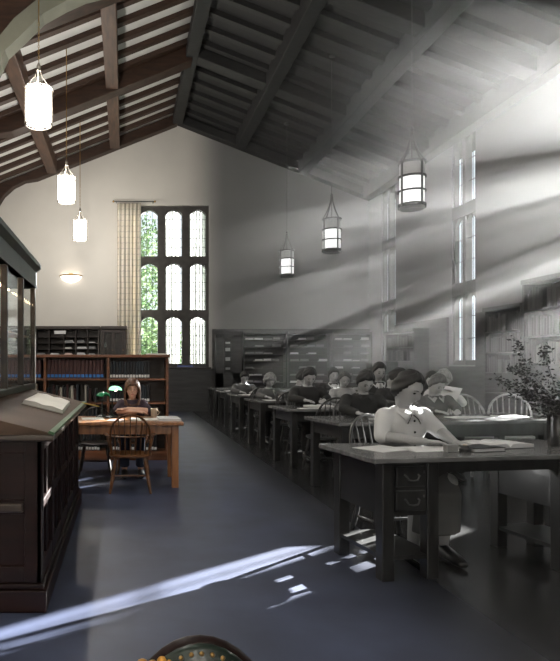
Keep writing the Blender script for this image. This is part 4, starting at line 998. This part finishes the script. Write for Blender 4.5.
TZ = .76
def flat_book(x, y, z, w_, d_, h_, rz, m_, label):
    r = thing('book', label, 'book', (x, y, z), rz)
    MB().box(-w_/2, w_/2, -d_/2, d_/2, 0, .004).box(-w_/2, w_/2, -d_/2, d_/2, h_-.004, h_).box(-w_/2, -w_/2+.004, -d_/2, d_/2, 0, h_).build('cover', m_, r, smooth=False)
    MB().box(-w_/2+.004, w_/2-.006, -d_/2+.005, d_/2-.005, .004, h_-.004).build('pages', 'grey_paper', r, smooth=False)
flat_book(2.62, 6.52, TZ, .26, .19, .03, .15, 'book_grey', 'lower of two stacked books before the boy on the second table')
flat_book(2.66, 6.53, TZ+.03, .21, .15, .022, .3, 'grey_paper', 'upper of two stacked books before the boy on the second table')
open_book((2.62, 8.38, TZ), R(6), .17, .24, 'open book before the man in the dark round-neck sweater')
paper(2.42, 8.14, TZ, .3, .1, R(6), 'grey_paper', 'white sheet on the left corner of the dark-sweatered man\'s table', .004)
paper(2.36, 10.0, TZ, .22, .3, R(5), 'grey_paper', 'white sheet at the left corner of the table of the fair girl', .004)
paper(2.35, 11.85, TZ, .3, .3, R(5), 'grey_paper', 'white sheet on the fourth table behind the front desk', .004)
paper(2.35, 13.6, TZ, .3, .3, R(5), 'grey_paper', 'white sheet on the fifth table behind the front desk', .004)
paper(3.75, 6.75, TZ, .5, .18, R(14), 'grey_paper', 'long pale sheet on the second table before the pale chairs', .006)
paper(4.25, 6.85, TZ, .3, .22, R(4), 'grey_paper', 'pale sheet on the right end of the second table', .006)
pp = thing('paper_sheet', 'white sheet held up by the person in the white shirt', 'papers', (3.98, 7.70, .98), R(-14))
o = MB().add([(-.17, -.02, -.06), (.12, .0, -.10), (.20, .03, .06), (-.05, .05, .10)], [(0, 1, 2, 3)]).build('sheet', 'grey_paper', pp, smooth=False); o.modifiers.new('s', 'SOLIDIFY').thickness = .003

# ------------------------------------------------------------------ green leather chair at the bottom edge
gcx, gcy = .135, 1.10
gch = thing('upholstered_chair', 'green leather chair with brass nails and gilt carving at the bottom edge', 'chair', (gcx, gcy, 0))
bc_z = .632; brr = .205
MB().ball((0, 0, bc_z), (brr*.68, .028, brr), 40, 20).build('back_cushion', 'leather_green', gch)
fr_ = MB().tube([(.68*(brr-.004)*math.cos(2*math.pi*k/40), .012, bc_z+(brr-.004)*math.sin(2*math.pi*k/40)) for k in range(41)], .013, 10); fr_.build('back_frame', 'dark_mahogany', gch)
for k in range(44):
    a = 2*math.pi*k/44; MB().ball((.68*(brr-.014)*math.cos(a), -.012, bc_z+(brr-.014)*math.sin(a)), .0045, 8, 6).build('nail', 'brass', gch) if k % 2 == 0 or .1 < a < 3 else None
cv = MB(); a = R(128); cx_, cz_ = .68*brr*math.cos(a), bc_z+brr*math.sin(a)
for q, (dx, dz, r_) in enumerate(((0, .0, .014), (-.018, .004, .012), (-.034, -.004, .011), (.018, .010, .011), (-.026, -.018, .010), (.03, .012, .008))): cv.ball((cx_+dx, 0, cz_+dz), (r_, .012, r_*.9), 10, 8)
cv.build('carving', 'gilt', gch)
MB().box(-.23, .23, -.02, .42, .40, .46).build('seat', 'leather_green', gch, smooth=True, bevel=.02)
for sx in (-1, 1):
    MB().tube([(sx*.14, .012, .52), (sx*.18, .01, .42), (sx*.20, -.0, .2), (sx*.20, -.05, 0)], [.016, .018, .017, .013], 10).build('leg', 'dark_mahogany', gch)
    MB().tube([(sx*.20, .38, .41), (sx*.205, .40, .2), (sx*.20, .40, 0)], [.02, .016, .012], 10).build('leg', 'dark_mahogany', gch)
